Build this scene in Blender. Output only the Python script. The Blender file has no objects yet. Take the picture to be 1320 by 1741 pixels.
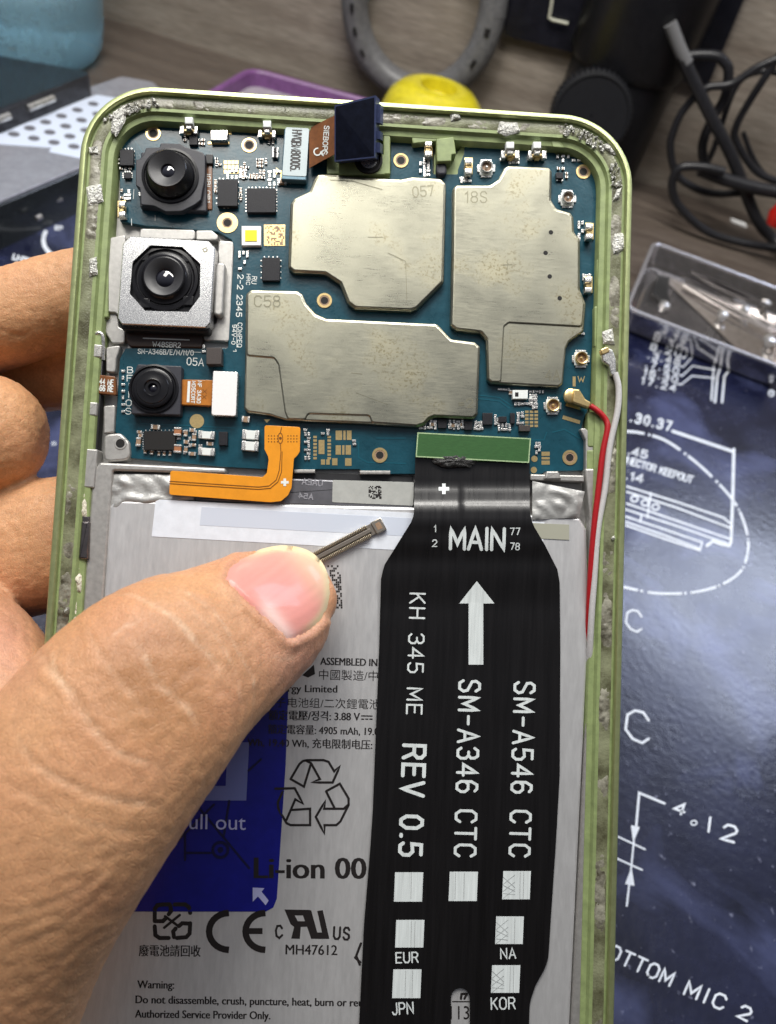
import bpy, bmesh, math, random
import numpy as np
from mathutils import Vector, Matrix, noise as mnoise

random.seed(7)
SC = bpy.context.scene
COL = SC.collection
R = math.radians
# ------------------------------------------------------------------ camera, world, lamps (1 unit = 1 cm)
SC.unit_settings.system = 'METRIC'; SC.unit_settings.scale_length = 0.01
FPX, CX, CY = 1315.0, 660.0, 870.5
PITCH, ROLL, CAMH = R(48), R(17), 18.0
cp, sp, cr, sr = math.cos(PITCH), math.sin(PITCH), math.cos(ROLL), math.sin(ROLL)
r0 = np.array([1., 0, 0]); u0 = np.array([0, sp, cp]); BACK = np.array([0, -cp, sp])
CR = np.array([cr * r0 + sr * u0, -sr * r0 + cr * u0, BACK]).T      # camera axes as columns
CO = np.array([0, 0, CAMH])
camd = bpy.data.cameras.new('camera'); cam = bpy.data.objects.new('camera', camd); COL.objects.link(cam)
cam.matrix_world = Matrix([[*CR[i], CO[i]] for i in range(3)] + [[0, 0, 0, 1]])
camd.sensor_fit = 'VERTICAL'; camd.sensor_height = 36; camd.lens = FPX / 1741 * 36
camd.clip_start = 0.1; camd.clip_end = 2000
camd.dof.use_dof = True; camd.dof.focus_distance = 10.75; camd.dof.aperture_fstop = 0.33
SC.camera = cam
world = bpy.data.worlds.new('World'); SC.world = world; world.use_nodes = True
wn = world.node_tree.nodes['Background']; wn.inputs[1].default_value = 1.0
_N, _L = world.node_tree.nodes, world.node_tree.links     # dim room: lighter above and beyond the bench, dark round the person at it
_tc = _N.new('ShaderNodeTexCoord'); _dp = _N.new('ShaderNodeVectorMath'); _dp.operation = 'DOT_PRODUCT'; _dp.inputs[1].default_value = (-.25, .62, .74)
_L.new(_tc.outputs['Generated'], _dp.inputs[0]); _cr = _N.new('ShaderNodeValToRGB')
_mr = _N.new('ShaderNodeMapRange'); _mr.inputs['From Min'].default_value = -1; _L.new(_dp.outputs['Value'], _mr.inputs['Value']); _L.new(_mr.outputs[0], _cr.inputs[0]); _L.new(_cr.outputs[0], wn.inputs[0])
_cr.color_ramp.elements[0].position = .40; _cr.color_ramp.elements[0].color = (.035, .032, .030, 1); _cr.color_ramp.elements[1].position = .95; _cr.color_ramp.elements[1].color = (.42, .44, .50, 1)
SC.view_settings.view_transform = 'Standard'; SC.view_settings.look = 'None'
SC.view_settings.exposure = 0.0; SC.view_settings.gamma = 1
SC.render.engine = 'CYCLES'; SC.cycles.use_denoising = True
SC.cycles.max_bounces = 8; SC.cycles.sample_clamp_indirect = 4

def lamp(name, loc, aim, sx, sy, energy, col):
    l = bpy.data.lights.new(name, 'AREA'); l.shape = 'RECTANGLE'; l.size = sx; l.size_y = sy
    l.energy = energy; l.color = col
    o = bpy.data.objects.new(name, l); COL.objects.link(o); o.location = loc
    o.rotation_euler = (Vector(aim) - Vector(loc)).to_track_quat('-Z', 'Y').to_euler()
    return o
lamp('ceiling_lamp', (-12, 15, 43), (0, 12, 9), 26, 11, 11500, (1.0, 0.965, 0.90))
lamp('bench_lamp', (38, 57, 44), (10, 17, 0), 24, 20, 20000, (0.72, 0.80, 1.0))
lamp('back_fill_light', (-4, 22, 52), (2, 46, 0), 40, 8, 26000, (1.0, 0.97, 0.92))  # added fill, no seen source: brightens the wall and the back of the desk

# ------------------------------------------------------------------ mappings from the traced photograph to real planes
def rotm(x, y, z):
    X = np.array([[1, 0, 0], [0, math.cos(x), -math.sin(x)], [0, math.sin(x), math.cos(x)]])
    Y = np.array([[math.cos(y), 0, math.sin(y)], [0, 1, 0], [-math.sin(y), 0, math.cos(y)]])
    Z = np.array([[math.cos(z), -math.sin(z), 0], [math.sin(z), math.cos(z), 0], [0, 0, 1]])
    return Z @ Y @ X
RP = rotm(-0.06934222, 0.03883399, -0.04614809); TP = np.array([-0.34862573, 5.84996295, -10.96345512])
PW = CR @ RP; PO = CR @ TP + CO                                     # phone frame -> world
PMAT = Matrix([[*PW[i], PO[i]] for i in range(3)] + [[0, 0, 0, 1]])
def ray(x, y): return np.array([(x - CX) / FPX, -(y - CY) / FPX, -1.0])
def P(x, y, z=0.0):
    """point of the phone's own frame (x across, y up, z out of the back) at height z"""
    d = ray(x, y); n = RP[:, 2]; t = TP + n * z
    s = n @ t / (n @ d)
    q = RP.T @ (s * d - TP)
    return (float(q[0]), float(q[1]), float(z))
def proj(v):
    """phone frame -> traced coordinates"""
    c = RP @ np.asarray(v, float) + TP
    return (CX + FPX * c[0] / -c[2], CY - FPX * c[1] / -c[2])
def W(x, y, z=0.0):
    d = CR @ ray(x, y); s = (z - CO[2]) / d[2]
    return tuple(float(a) for a in CO + s * d)
def WY(x, y, Y):
    d = CR @ ray(x, y); s = (Y - CO[1]) / d[1]
    return tuple(float(a) for a in CO + s * d)
def to_phone(p):
    return tuple(float(a) for a in PW.T @ (np.asarray(p) - PO))

# ------------------------------------------------------------------ materials
def M(name, col, rough=.5, metal=0., ns=0, na=0., bs=0, bst=0., rv=0., col2=None, st=(1, 1, 1), coat=0., trans=0., sss=0., spec=.5, det=6, ior=1.45, attr=None, bd=0.02, thr=None):
    m = bpy.data.materials.new(name); m.use_nodes = True
    nt = m.node_tree; N = nt.nodes; L = nt.links; b = N['Principled BSDF']
    b.inputs['Roughness'].default_value = rough; b.inputs['Metallic'].default_value = metal
    b.inputs['Base Color'].default_value = (*col, 1); b.inputs['IOR'].default_value = ior
    b.inputs['Coat Weight'].default_value = coat; b.inputs['Coat Roughness'].default_value = .08
    b.inputs['Transmission Weight'].default_value = trans
    b.inputs['Specular IOR Level'].default_value = spec
    if sss:
        b.inputs['Subsurface Weight'].default_value = sss
        b.inputs['Subsurface Radius'].default_value = (1, .4, .25); b.inputs['Subsurface Scale'].default_value = .12
    tc = N.new('ShaderNodeTexCoord'); mp = N.new('ShaderNodeMapping'); mp.inputs['Scale'].default_value = st
    L.new(tc.outputs['Object'], mp.inputs['Vector'])
    src = None
    if attr:
        a = N.new('ShaderNodeAttribute'); a.attribute_name = attr; src = a.outputs['Color']
    if ns:
        nz = N.new('ShaderNodeTexNoise'); nz.inputs['Scale'].default_value = ns; nz.inputs['Detail'].default_value = det
        nz.inputs['Roughness'].default_value = .65
        L.new(mp.outputs['Vector'], nz.inputs['Vector'])
        rp = N.new('ShaderNodeMapRange')
        lo, hi = thr if thr else (.3, .7)
        rp.inputs['From Min'].default_value = lo; rp.inputs['From Max'].default_value = hi
        L.new(nz.outputs['Fac'], rp.inputs['Value'])
        mx = N.new('ShaderNodeMix'); mx.data_type = 'RGBA'
        L.new(rp.outputs['Result'], mx.inputs['Factor'])
        if attr:
            mx.blend_type = 'MULTIPLY'; L.new(src, mx.inputs['A'])
            c = 1 - na; mx.inputs['B'].default_value = (c, c, c, 1)
        else:
            c1 = tuple(max(0, c * (1 - na)) for c in col); c2 = col2 or tuple(min(1, c * (1 + na)) for c in col)
            if col2: c1 = col
            mx.inputs['A'].default_value = (*c1, 1); mx.inputs['B'].default_value = (*c2, 1)
        src = mx.outputs['Result']
        if rv:
            rr = N.new('ShaderNodeMapRange'); rr.inputs['From Min'].default_value = .25; rr.inputs['From Max'].default_value = .75
            rr.inputs['To Min'].default_value = max(.02, rough - rv); rr.inputs['To Max'].default_value = rough + rv
            L.new(nz.outputs['Fac'], rr.inputs['Value']); L.new(rr.outputs['Result'], b.inputs['Roughness'])
    if src is not None: L.new(src, b.inputs['Base Color'])
    if bs:
        n2 = N.new('ShaderNodeTexNoise'); n2.inputs['Scale'].default_value = bs; n2.inputs['Detail'].default_value = 5
        L.new(mp.outputs['Vector'], n2.inputs['Vector'])
        bp = N.new('ShaderNodeBump'); bp.inputs['Strength'].default_value = bst; bp.inputs['Distance'].default_value = bd
        L.new(n2.outputs['Fac'], bp.inputs['Height']); L.new(bp.outputs['Normal'], b.inputs['Normal'])
    return m
def nodes_of(m): return m.node_tree.nodes, m.node_tree.links, m.node_tree.nodes['Principled BSDF']
def g(v): return ((v / 255 + .055) / 1.055) ** 2.4 if v > 10 else v / 255 / 12.92
def srgb(r_, g_, b_): return (g(r_), g(g_), g(b_))

m_green = M('anodised_green', (.40, .45, .22), .36, .7, 9, .10, 90, .06, .05)
m_greenpl = M('green_plastic', (.235, .295, .125), .45, .0, 6, .2, 60, .08)
m_gluefilm = M('adhesive_film', (.07, .068, .036), .28, 0, 2.4, .5, 40, .3, .14, col2=(.25, .265, .16), coat=.2, thr=(.35, .65))
m_glue = M('old_adhesive', (.045, .038, .022), .28, .0, 4, .5, 22, .35, .14, col2=(.36, .35, .28), thr=(.32, .66), bd=.03, det=9, coat=.2)
m_flake = M('peeled_tape', (.62, .62, .58), .22, .2, 25, .3, 30, 1, .1, bd=.05)
m_cream = M('cream_sealant', (.62, .58, .47), .5, 0, 16, .2, 30, .6, bd=.05)
m_silver = M('cast_magnesium', (.46, .45, .43), .42, .6, 14, .12, 80, .12, .06)
m_dark = M('black_plastic', (.018, .018, .02), .45, 0, 8, .2)  # even black of the key rails, plugs and camera body
m_pcb = M('teal_solder_mask', (.0035, .052, .078), .30, .0, 5, .22, 26, .10, .05, coat=.2)
m_gold = M('gold_plating', (.80, .60, .28), .30, .9, 30, .12)
m_tin = M('tinned_metal', (.74, .73, .70), .28, .9, 30, .2, 60, .2, .08)
m_white = M('white_print', (.72, .76, .74), .55, 0, 40, .06)
m_ic = M('black_epoxy', (.016, .016, .02), .45, 0, 60, .3, 120, .15, spec=.3)
m_icbrown = M('ferrite', (.055, .045, .042), .4, 0, 60, .3)
m_ceram = M('ceramic_tan', (.30, .20, .13), .4, 0, 40, .2)
m_copper = M('copper_coil', (.55, .24, .12), .35, .6, 40, .2)
m_hole = M('deep_hole', (.006, .005, .005), .7)
m_label = M('pale_sticker', (.47, .55, .57), .4, 0, 30, .05)
m_paper = M('white_sticker', (.80, .80, .80), .45, 0, 30, .03)
m_black = M('black_flex_film', (.006, .0055, .006), .30, 0, 3, .3, 7, .10, .06, coat=.15, st=(5, .22, 1))
m_flexprint = M('white_flex_print', (.66, .71, .71), .45, 0, 6, .16, 7, .10, st=(5, .22, 1))
m_gstiff = M('green_stiffener', (.035, .105, .03), .38, 0, 16, .2, st=(1, 6, 1), coat=.2)
m_gedge = M('green_stiffener_edge', (.33, .45, .25), .5, 0, 40, .3)
m_orange = M('amber_polyimide', (.80, .31, .018), .28, .1, 5, .08, 20, .04, coat=.35)
m_orline = M('amber_trace', (.16, .055, .005), .4)
m_brownflex = M('brown_polyimide', (.17, .062, .018), .3, 0, 10, .25, coat=.3)
m_lens = M('black_lens_barrel', (.009, .009, .011), .26, 0, 8, .2, spec=.35)
m_lensgrey = M('lens_cone_grey', (.034, .034, .037), .42, 0, 40, .15)
m_glass = M('coated_lens_glass', (.006, .006, .012), .04, 0, coat=1, spec=.8)
m_camgrey = M('dark_camera_plastic', (.030, .031, .040), .42, 0, 30, .15, 80, .08)
m_camsteel = M('brushed_steel', (.62, .62, .62), .27, .95, 40, .12, 60, .07, .05, st=(1, 6, 1))
m_blueblack = M('blue_black_glass', (.006, .008, .018), .10, 0, 10, .4, coat=.6)
m_blueside = M('blue_grey_plastic', (.045, .06, .14), .4, 0, 30, .2)
m_red = M('red_sleeve', (.36, .010, .014), .35, 0, 20, .1)
m_grey = M('grey_sleeve', (.50, .49, .49), .45, 0, 30, .1)
m_yellow = M('phosphor_yellow', (.85, .70, .01), .5)
m_ink = M('black_ink', (.016, .013, .013), .45, 0)
m_ghost = M('ink_under_film', (.008, .008, .05), .35)
m_blue = M('blue_pull_tab', (.008, .010, .20), .26, 0, 4, .15, coat=.25)
m_bluewash = M('pale_blue_print', (.14, .17, .40), .35)
m_lav = M('lavender_print', (.42, .44, .70), .4)
m_tape = M('blue_white_tape', (.72, .76, .83), .32, 0, 6, .07, coat=.2)
m_tape2 = M('grey_film', (.36, .38, .42), .25, .2, 5, .15, 8, .2, coat=.3)

def metal_shield():
    m = M('nickel_silver', (.41, .40, .315), .33, 1.0, 60, .05, 150, .06, .03, det=4)
    N, L, b = nodes_of(m)
    tc = N.new('ShaderNodeTexCoord')
    mp = N.new('ShaderNodeMapping'); mp.inputs['Scale'].default_value = (2, 60, 1); mp.inputs['Rotation'].default_value = (0, 0, .45)
    L.new(tc.outputs['Object'], mp.inputs['Vector'])
    n = N.new('ShaderNodeTexNoise'); n.inputs['Scale'].default_value = 3; n.inputs['Detail'].default_value = 4
    L.new(mp.outputs['Vector'], n.inputs['Vector'])
    n3 = N.new('ShaderNodeTexNoise'); n3.inputs['Scale'].default_value = 1.1; n3.inputs['Detail'].default_value = 3
    L.new(tc.outputs['Object'], n3.inputs['Vector'])
    old = b.inputs['Roughness'].links[0].from_socket
    ad = N.new('ShaderNodeMath'); ad.operation = 'MULTIPLY_ADD'; ad.inputs[1].default_value = .26
    L.new(n.outputs['Fac'], ad.inputs[0]); L.new(old, ad.inputs[2])
    a2 = N.new('ShaderNodeMath'); a2.operation = 'MULTIPLY_ADD'; a2.inputs[1].default_value = .34
    L.new(n3.outputs['Fac'], a2.inputs[0]); L.new(ad.outputs[0], a2.inputs[2])
    a3 = N.new('ShaderNodeMath'); a3.operation = 'SUBTRACT'; a3.inputs[1].default_value = .28
    L.new(a2.outputs[0], a3.inputs[0]); L.new(a3.outputs[0], b.inputs['Roughness'])
    # tarnish stains and pepper specks
    vo = N.new('ShaderNodeTexNoise'); vo.inputs['Scale'].default_value = 28; vo.inputs['Detail'].default_value = 3
    L.new(tc.outputs['Object'], vo.inputs['Vector'])
    mr = N.new('ShaderNodeMapRange'); mr.inputs['From Min'].default_value = .53; mr.inputs['From Max'].default_value = .64
    L.new(vo.outputs['Fac'], mr.inputs['Value'])
    st = N.new('ShaderNodeMapRange'); st.inputs['From Min'].default_value = .52; st.inputs['From Max'].default_value = .66
    L.new(n3.outputs['Fac'], st.inputs['Value'])
    mu = N.new('ShaderNodeMath'); mu.operation = 'MULTIPLY'; L.new(mr.outputs[0], mu.inputs[0]); L.new(st.outputs[0], mu.inputs[1])
    mx = N.new('ShaderNodeMix'); mx.data_type = 'RGBA'; L.new(mu.outputs[0], mx.inputs['Factor'])
    L.new(b.inputs['Base Color'].links[0].from_socket, mx.inputs['A']); mx.inputs['B'].default_value = (.17, .145, .08, 1)
    mx2 = N.new('ShaderNodeMix'); mx2.data_type = 'RGBA'; L.new(st.outputs[0], mx2.inputs['Factor'])
    m4 = N.new('ShaderNodeMath'); m4.operation = 'MULTIPLY'; m4.inputs[1].default_value = .5
    L.new(st.outputs[0], m4.inputs[0]); L.new(m4.outputs[0], mx2.inputs['Factor'])
    L.new(mx.outputs['Result'], mx2.inputs['A']); mx2.inputs['B'].default_value = (.375, .345, .235, 1)
    L.new(mx2.outputs['Result'], b.inputs['Base Color'])
    return m
m_shield = metal_shield()
m_engrave = M('stamped_mark', (.24, .23, .17), .45, .85)
m_batt = M('battery_foil', (.67, .67, .675), .38, .55, 3, .08, 90, .08, .05, st=(6, 1, 1))
m_foil = M('crumpled_foil', (.40, .40, .39), .42, .35, 4, .1, 6, .35, .08, bd=.06)
m_skin = M('skin', (.5, .3, .2), .46, 0, 26, .26, 70, .30, .05, attr='tint', sss=.16, bd=.02)
_n, _l, _b = m_skin.node_tree.nodes, m_skin.node_tree.links, m_skin.node_tree.nodes['Principled BSDF']
_tc2 = _n.new('ShaderNodeTexCoord'); _nw = _n.new('ShaderNodeTexNoise'); _nw.inputs['Scale'].default_value = 5; _l.new(_tc2.outputs['Object'], _nw.inputs['Vector'])
_mv = _n.new('ShaderNodeMix'); _mv.data_type = 'VECTOR'; _mv.inputs['Factor'].default_value = .12; _l.new(_tc2.outputs['Object'], _mv.inputs[4]); _l.new(_nw.outputs['Color'], _mv.inputs[5])
_mp2 = _n.new('ShaderNodeMapping'); _mp2.inputs['Rotation'].default_value = (0, 0, .65); _mp2.inputs['Scale'].default_value = (1.9, 1, 1); _l.new(_mv.outputs[1], _mp2.inputs['Vector'])
_vo = _n.new('ShaderNodeTexVoronoi'); _vo.feature = 'DISTANCE_TO_EDGE'; _vo.inputs['Scale'].default_value = 13; _l.new(_mp2.outputs['Vector'], _vo.inputs['Vector'])
_mr2 = _n.new('ShaderNodeMapRange'); _mr2.inputs['From Max'].default_value = .12; _l.new(_vo.outputs['Distance'], _mr2.inputs['Value'])
_bp = _n.new('ShaderNodeBump'); _bp.inputs['Strength'].default_value = .22; _bp.inputs['Distance'].default_value = .015; _l.new(_mr2.outputs[0], _bp.inputs['Height'])
_l.new(_b.inputs['Normal'].links[0].from_socket, _bp.inputs['Normal']); _l.new(_bp.outputs['Normal'], _b.inputs['Normal'])
m_nail = M('fingernail', (.7, .4, .35), .38, 0, 0, 0, 7, .12, attr='tint', coat=.16, sss=.1, spec=.25, st=(1, 3, 1))

# ------------------------------------------------------------------ mesh helpers
class MB:
    def __init__(s): s.v = []; s.f = []; s.m = []; s.flat = set()
    def add(s, vs, fs, mi=0):
        o = len(s.v); s.v += [tuple(v) for v in vs]; s.f += [tuple(i + o for i in f) for f in fs]; s.m += [mi] * len(fs)
    def build(s, name, mats, parent=None, smooth=True, ang=35):
        me = bpy.data.meshes.new(name); me.from_pydata(s.v, [], s.f)
        for m in (mats if isinstance(mats, (list, tuple)) else [mats]): me.materials.append(m)
        me.polygons.foreach_set('material_index', s.m)
        if smooth:
            me.polygons.foreach_set('use_smooth', [True] * len(s.f))
            me.set_sharp_from_angle(angle=R(ang))
            if s.flat: me.polygons.foreach_set('use_smooth', [i not in s.flat for i in range(len(s.f))])
        me.update()
        o = bpy.data.objects.new(name, me); COL.objects.link(o)
        if parent: o.parent = parent
        return o
def area2(p): return sum(p[i][0] * p[(i + 1) % len(p)][1] - p[(i + 1) % len(p)][0] * p[i][1] for i in range(len(p)))
def ccw(p): return list(p) if area2(p) > 0 else list(p)[::-1]
def rnd(pts, r, n=4):
    """fillet the corners of a 2D polygon"""
    out = []; k = len(pts)
    for i in range(k):
        p = np.array(pts[i][:2], float); a = np.array(pts[i - 1][:2], float); b = np.array(pts[(i + 1) % k][:2], float)
        la, lb = np.linalg.norm(a - p), np.linalg.norm(b - p)
        if la < 1e-9 or lb < 1e-9: continue
        da, db = (a - p) / la, (b - p) / lb
        c = float(np.clip(da @ db, -1, 1)); th = math.acos(c)
        if th > R(168) or r <= 0: out.append(tuple(p)); continue
        t = min(r / math.tan(th / 2), .46 * la, .46 * lb)
        A, B = p + da * t, p + db * t
        for j in range(n + 1):
            q = j / n; out.append(tuple((1 - q) ** 2 * A + 2 * q * (1 - q) * p + q * q * B))
    return out
def inset(p, d):
    """miter inset of a counter-clockwise polygon"""
    k = len(p); o = []
    for i in range(k):
        a, b, c = np.array(p[i - 1]), np.array(p[i]), np.array(p[(i + 1) % k])
        e1, e2 = b - a, c - b
        n1 = np.array([-e1[1], e1[0]]) / (np.linalg.norm(e1) + 1e-12); n2 = np.array([-e2[1], e2[0]]) / (np.linalg.norm(e2) + 1e-12)
        m = n1 + n2; l = m @ m
        m = m * (2 / l) if l > .5 else m
        o.append(tuple(b + m * d))
    return o
def prism(mb, poly, z0, z1, bev=0., mi=0, steps=3, side=None, bottom=True):
    poly = ccw([tuple(q[:2]) for q in poly]); k = len(poly)
    rings = [(poly, z0)]
    if bev > 0:
        rings.append((poly, z1 - bev))
        for j in range(1, steps + 1):
            a = j / steps * math.pi / 2
            rings.append((inset(poly, bev * (1 - math.cos(a))), z1 - bev + bev * math.sin(a)))
    else: rings.append((poly, z1))
    vs = [(x, y, z) for r_, z in rings for x, y in r_]; fs = []
    for j in range(len(rings) - 1):
        for i in range(k):
            a = j * k + i; b = j * k + (i + 1) % k; fs.append((a, b, b + k, a + k))
    mb.add(vs, fs, mi if side is None else side)
    t = (len(rings) - 1) * k
    o = len(mb.v) - len(vs)
    mb.flat.add(len(mb.f)); mb.f.append(tuple(o + t + i for i in range(k))); mb.m.append(mi)
    if bottom: mb.f.append(tuple(o + i for i in range(k))[::-1]); mb.m.append(mi)
def pp(pts, z): return [P(x, y, z)[:2] for x, y in pts]
def pbox(mb, x0, y0, x1, y1, z0, z1, bev=.008, mi=0, r=0., side=None):
    q = pp([(x0, y0), (x1, y0), (x1, y1), (x0, y1)], z1)
    if r: q = rnd(q, r)
    prism(mb, q, z0, z1, bev, mi, 2, side)
def pprism(mb, pts, z0, z1, bev=.0, mi=0, r=0., n=4, side=None, steps=3):
    q = pp(pts, z1)
    if r: q = rnd(ccw(q), r, n)
    prism(mb, q, z0, z1, bev, mi, steps, side)
def lathe(mb, c, prof, n=32, mi=0, axis=None, cap0=False, cap1=False, mis=None):
    """rings (r, h) about an axis through c"""
    ax = np.array(axis if axis is not None else (0, 0, 1), float); ax /= np.linalg.norm(ax)
    h = np.array([1., 0, 0]) if abs(ax[0]) < .9 else np.array([0, 1., 0])
    e1 = np.cross(ax, h); e1 /= np.linalg.norm(e1); e2 = np.cross(ax, e1); c = np.array(c, float)
    vs = [tuple(c + ax * z + r * (math.cos(2 * math.pi * i / n) * e1 + math.sin(2 * math.pi * i / n) * e2)) for r, z in prof for i in range(n)]
    o = len(mb.v); mb.v += vs
    for j in range(len(prof) - 1):
        for i in range(n):
            a = j * n + i; b = j * n + (i + 1) % n
            mb.f.append((o + a, o + b, o + b + n, o + a + n)); mb.m.append(mis[j] if mis else mi)
    if cap0: mb.f.append(tuple(o + i for i in range(n))[::-1]); mb.m.append(mis[0] if mis else mi)
    if cap1: mb.f.append(tuple(o + (len(prof) - 1) * n + i for i in range(n))); mb.m.append(mis[-1] if mis else mi)
def smoothpath(pts, n=8):
    p = [np.array(q, float) for q in pts]; p = [2 * p[0] - p[1]] + p + [2 * p[-1] - p[-2]]; out = []
    for i in range(1, len(p) - 2):
        for j in range(n):
            t = j / n
            out.append(.5 * ((2 * p[i]) + (-p[i - 1] + p[i + 1]) * t + (2 * p[i - 1] - 5 * p[i] + 4 * p[i + 1] - p[i + 2]) * t * t + (-p[i - 1] + 3 * p[i] - 3 * p[i + 1] + p[i + 2]) * t ** 3))
    out.append(p[-2]); return out
def tube(mb, path, rad, n=12, mi=0, flat=1.0, upv=(0, 0, 1)):
    path = [np.array(q, float) for q in path]; k = len(path)
    rads = rad if hasattr(rad, '__len__') else [rad] * k
    vs = []; up = np.array(upv, float); prev = None
    for i in range(k):
        t = path[min(i + 1, k - 1)] - path[max(i - 1, 0)]; t /= np.linalg.norm(t) + 1e-12
        a = np.cross(up, t)
        if np.linalg.norm(a) < .15: a = np.cross(np.array([.3, 1, .2]), t)
        if prev is not None and flat == 1.0: a = prev - t * (prev @ t)
        a /= np.linalg.norm(a); prev = a; b = np.cross(t, a)
        for j in range(n):
            q = 2 * math.pi * j / n
            vs.append(tuple(path[i] + rads[i] * (math.cos(q) * a + flat * math.sin(q) * b)))
    fs = [(i * n + j, i * n + (j + 1) % n, (i + 1) * n + (j + 1) % n, (i + 1) * n + j) for i in range(k - 1) for j in range(n)]
    fs += [tuple(range(n))[::-1], tuple((k - 1) * n + j for j in range(n))]
    mb.add(vs, fs, mi)
def grid(mb, f, nu, nv, mi=0, flip=False):
    vs = [f(i / nu, j / nv) for j in range(nv + 1) for i in range(nu + 1)]
    fs = []
    for j in range(nv):
        for i in range(nu):
            a = j * (nu + 1) + i; q = (a, a + 1, a + nu + 2, a + nu + 1)
            fs.append(q[::-1] if flip else q)
    mb.add(vs, fs, mi)
def nz(x, y, z=0.): return mnoise.noise(Vector((x, y, z)))

# stroke lettering: polylines on a 0..w x 0..1 cell
SF = {
'A': (.7, [[(0, 0), (.35, 1), (.7, 0)], [(.12, .33), (.58, .33)]]), 'B': (.65, [[(0, 0), (0, 1), (.45, 1), (.6, .88), (.6, .65), (.45, .53), (0, .53)], [(.45, .53), (.65, .38), (.65, .14), (.48, 0), (0, 0)]]),
'C': (.65, [[(.65, .8), (.5, 1), (.18, 1), (0, .78), (0, .22), (.18, 0), (.5, 0), (.65, .2)]]), 'D': (.65, [[(0, 0), (0, 1), (.4, 1), (.65, .75), (.65, .25), (.4, 0), (0, 0)]]),
'E': (.58, [[(.58, 1), (0, 1), (0, 0), (.58, 0)], [(0, .53), (.5, .53)]]), 'F': (.55, [[(.55, 1), (0, 1), (0, 0)], [(0, .53), (.45, .53)]]), 'G': (.68, [[(.65, .8), (.5, 1), (.18, 1), (0, .78), (0, .22), (.18, 0), (.5, 0), (.68, .18), (.68, .45), (.4, .45)]]),
'H': (.65, [[(0, 0), (0, 1)], [(.65, 0), (.65, 1)], [(0, .52), (.65, .52)]]), 'I': (.1, [[(.05, 0), (.05, 1)]]), 'J': (.5, [[(.5, 1), (.5, .2), (.38, 0), (.14, 0), (0, .2)]]),
'K': (.62, [[(0, 0), (0, 1)], [(.6, 1), (0, .42)], [(.2, .6), (.62, 0)]]), 'L': (.52, [[(0, 1), (0, 0), (.52, 0)]]), 'M': (.75, [[(0, 0), (0, 1), (.375, .25), (.75, 1), (.75, 0)]]),
'N': (.66, [[(0, 0), (0, 1), (.66, 0), (.66, 1)]]), 'O': (.68, [[(.2, 0), (0, .22), (0, .78), (.2, 1), (.48, 1), (.68, .78), (.68, .22), (.48, 0), (.2, 0)]]), 'P': (.62, [[(0, 0), (0, 1), (.45, 1), (.62, .85), (.62, .62), (.45, .47), (0, .47)]]),
'Q': (.68, [[(.2, 0), (0, .22), (0, .78), (.2, 1), (.48, 1), (.68, .78), (.68, .22), (.48, 0), (.2, 0)], [(.42, .28), (.7, -.08)]]), 'R': (.65, [[(0, 0), (0, 1), (.45, 1), (.62, .85), (.62, .66), (.45, .5), (0, .5)], [(.38, .5), (.65, 0)]]),
'S': (.62, [[(.6, .82), (.46, 1), (.16, 1), (.02, .82), (.05, .62), (.56, .4), (.62, .2), (.46, 0), (.14, 0), (0, .18)]]), 'T': (.64, [[(0, 1), (.64, 1)], [(.32, 1), (.32, 0)]]), 'U': (.64, [[(0, 1), (0, .22), (.18, 0), (.46, 0), (.64, .22), (.64, 1)]]),
'V': (.68, [[(0, 1), (.34, 0), (.68, 1)]]), 'W': (.85, [[(0, 1), (.2, 0), (.42, .7), (.64, 0), (.85, 1)]]), 'X': (.65, [[(0, 0), (.65, 1)], [(0, 1), (.65, 0)]]), 'Y': (.65, [[(0, 1), (.32, .5), (.65, 1)], [(.32, .5), (.32, 0)]]), 'Z': (.62, [[(0, 1), (.62, 1), (0, 0), (.62, 0)]]),
'0': (.6, [[(.18, 0), (0, .25), (0, .75), (.18, 1), (.42, 1), (.6, .75), (.6, .25), (.42, 0), (.18, 0)]]), '1': (.3, [[(.05, .8), (.25, 1), (.25, 0)]]), '2': (.6, [[(0, .78), (.14, 1), (.45, 1), (.6, .8), (.58, .6), (0, 0), (.6, 0)]]),
'3': (.6, [[(0, .84), (.14, 1), (.45, 1), (.58, .84), (.58, .66), (.42, .54), (.22, .54)], [(.42, .54), (.6, .4), (.6, .16), (.46, 0), (.14, 0), (0, .16)]]), '4': (.64, [[(.48, 0), (.48, 1), (0, .3), (.64, .3)]]),
'5': (.6, [[(.56, 1), (.06, 1), (.03, .56), (.42, .6), (.6, .44), (.6, .17), (.44, 0), (.12, 0), (0, .14)]]), '6': (.6, [[(.55, .9), (.42, 1), (.18, 1), (0, .72), (0, .2), (.16, 0), (.44, 0), (.6, .2), (.6, .4), (.44, .56), (.16, .56), (0, .4)]]),
'7': (.58, [[(0, 1), (.58, 1), (.22, 0)]]), '8': (.6, [[(.16, .54), (.03, .68), (.03, .86), (.16, 1), (.44, 1), (.57, .86), (.57, .68), (.44, .54), (.16, .54), (0, .38), (0, .16), (.16, 0), (.44, 0), (.6, .16), (.6, .38), (.44, .54)]]),
'9': (.6, [[(.05, .1), (.18, 0), (.42, 0), (.6, .28), (.6, .8), (.44, 1), (.16, 1), (0, .8), (0, .6), (.16, .44), (.44, .44), (.6, .6)]]), '-': (.45, [[(0, .48), (.45, .48)]]), '.': (.12, [[(.02, .03), (.1, .03)]]), '/': (.5, [[(0, -.05), (.5, 1.05)]]), ' ': (.4, []), '+': (.6, [[(0, .5), (.6, .5)], [(.3, .2), (.3, .8)]]), '=': (.5, [[(0, .62), (.5, .62)], [(0, .36), (.5, .36)]]), '(': (.25, [[(.25, 1.05), (.05, .75), (.05, .25), (.25, -.05)]]),
}
LIFT = [0]
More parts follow.
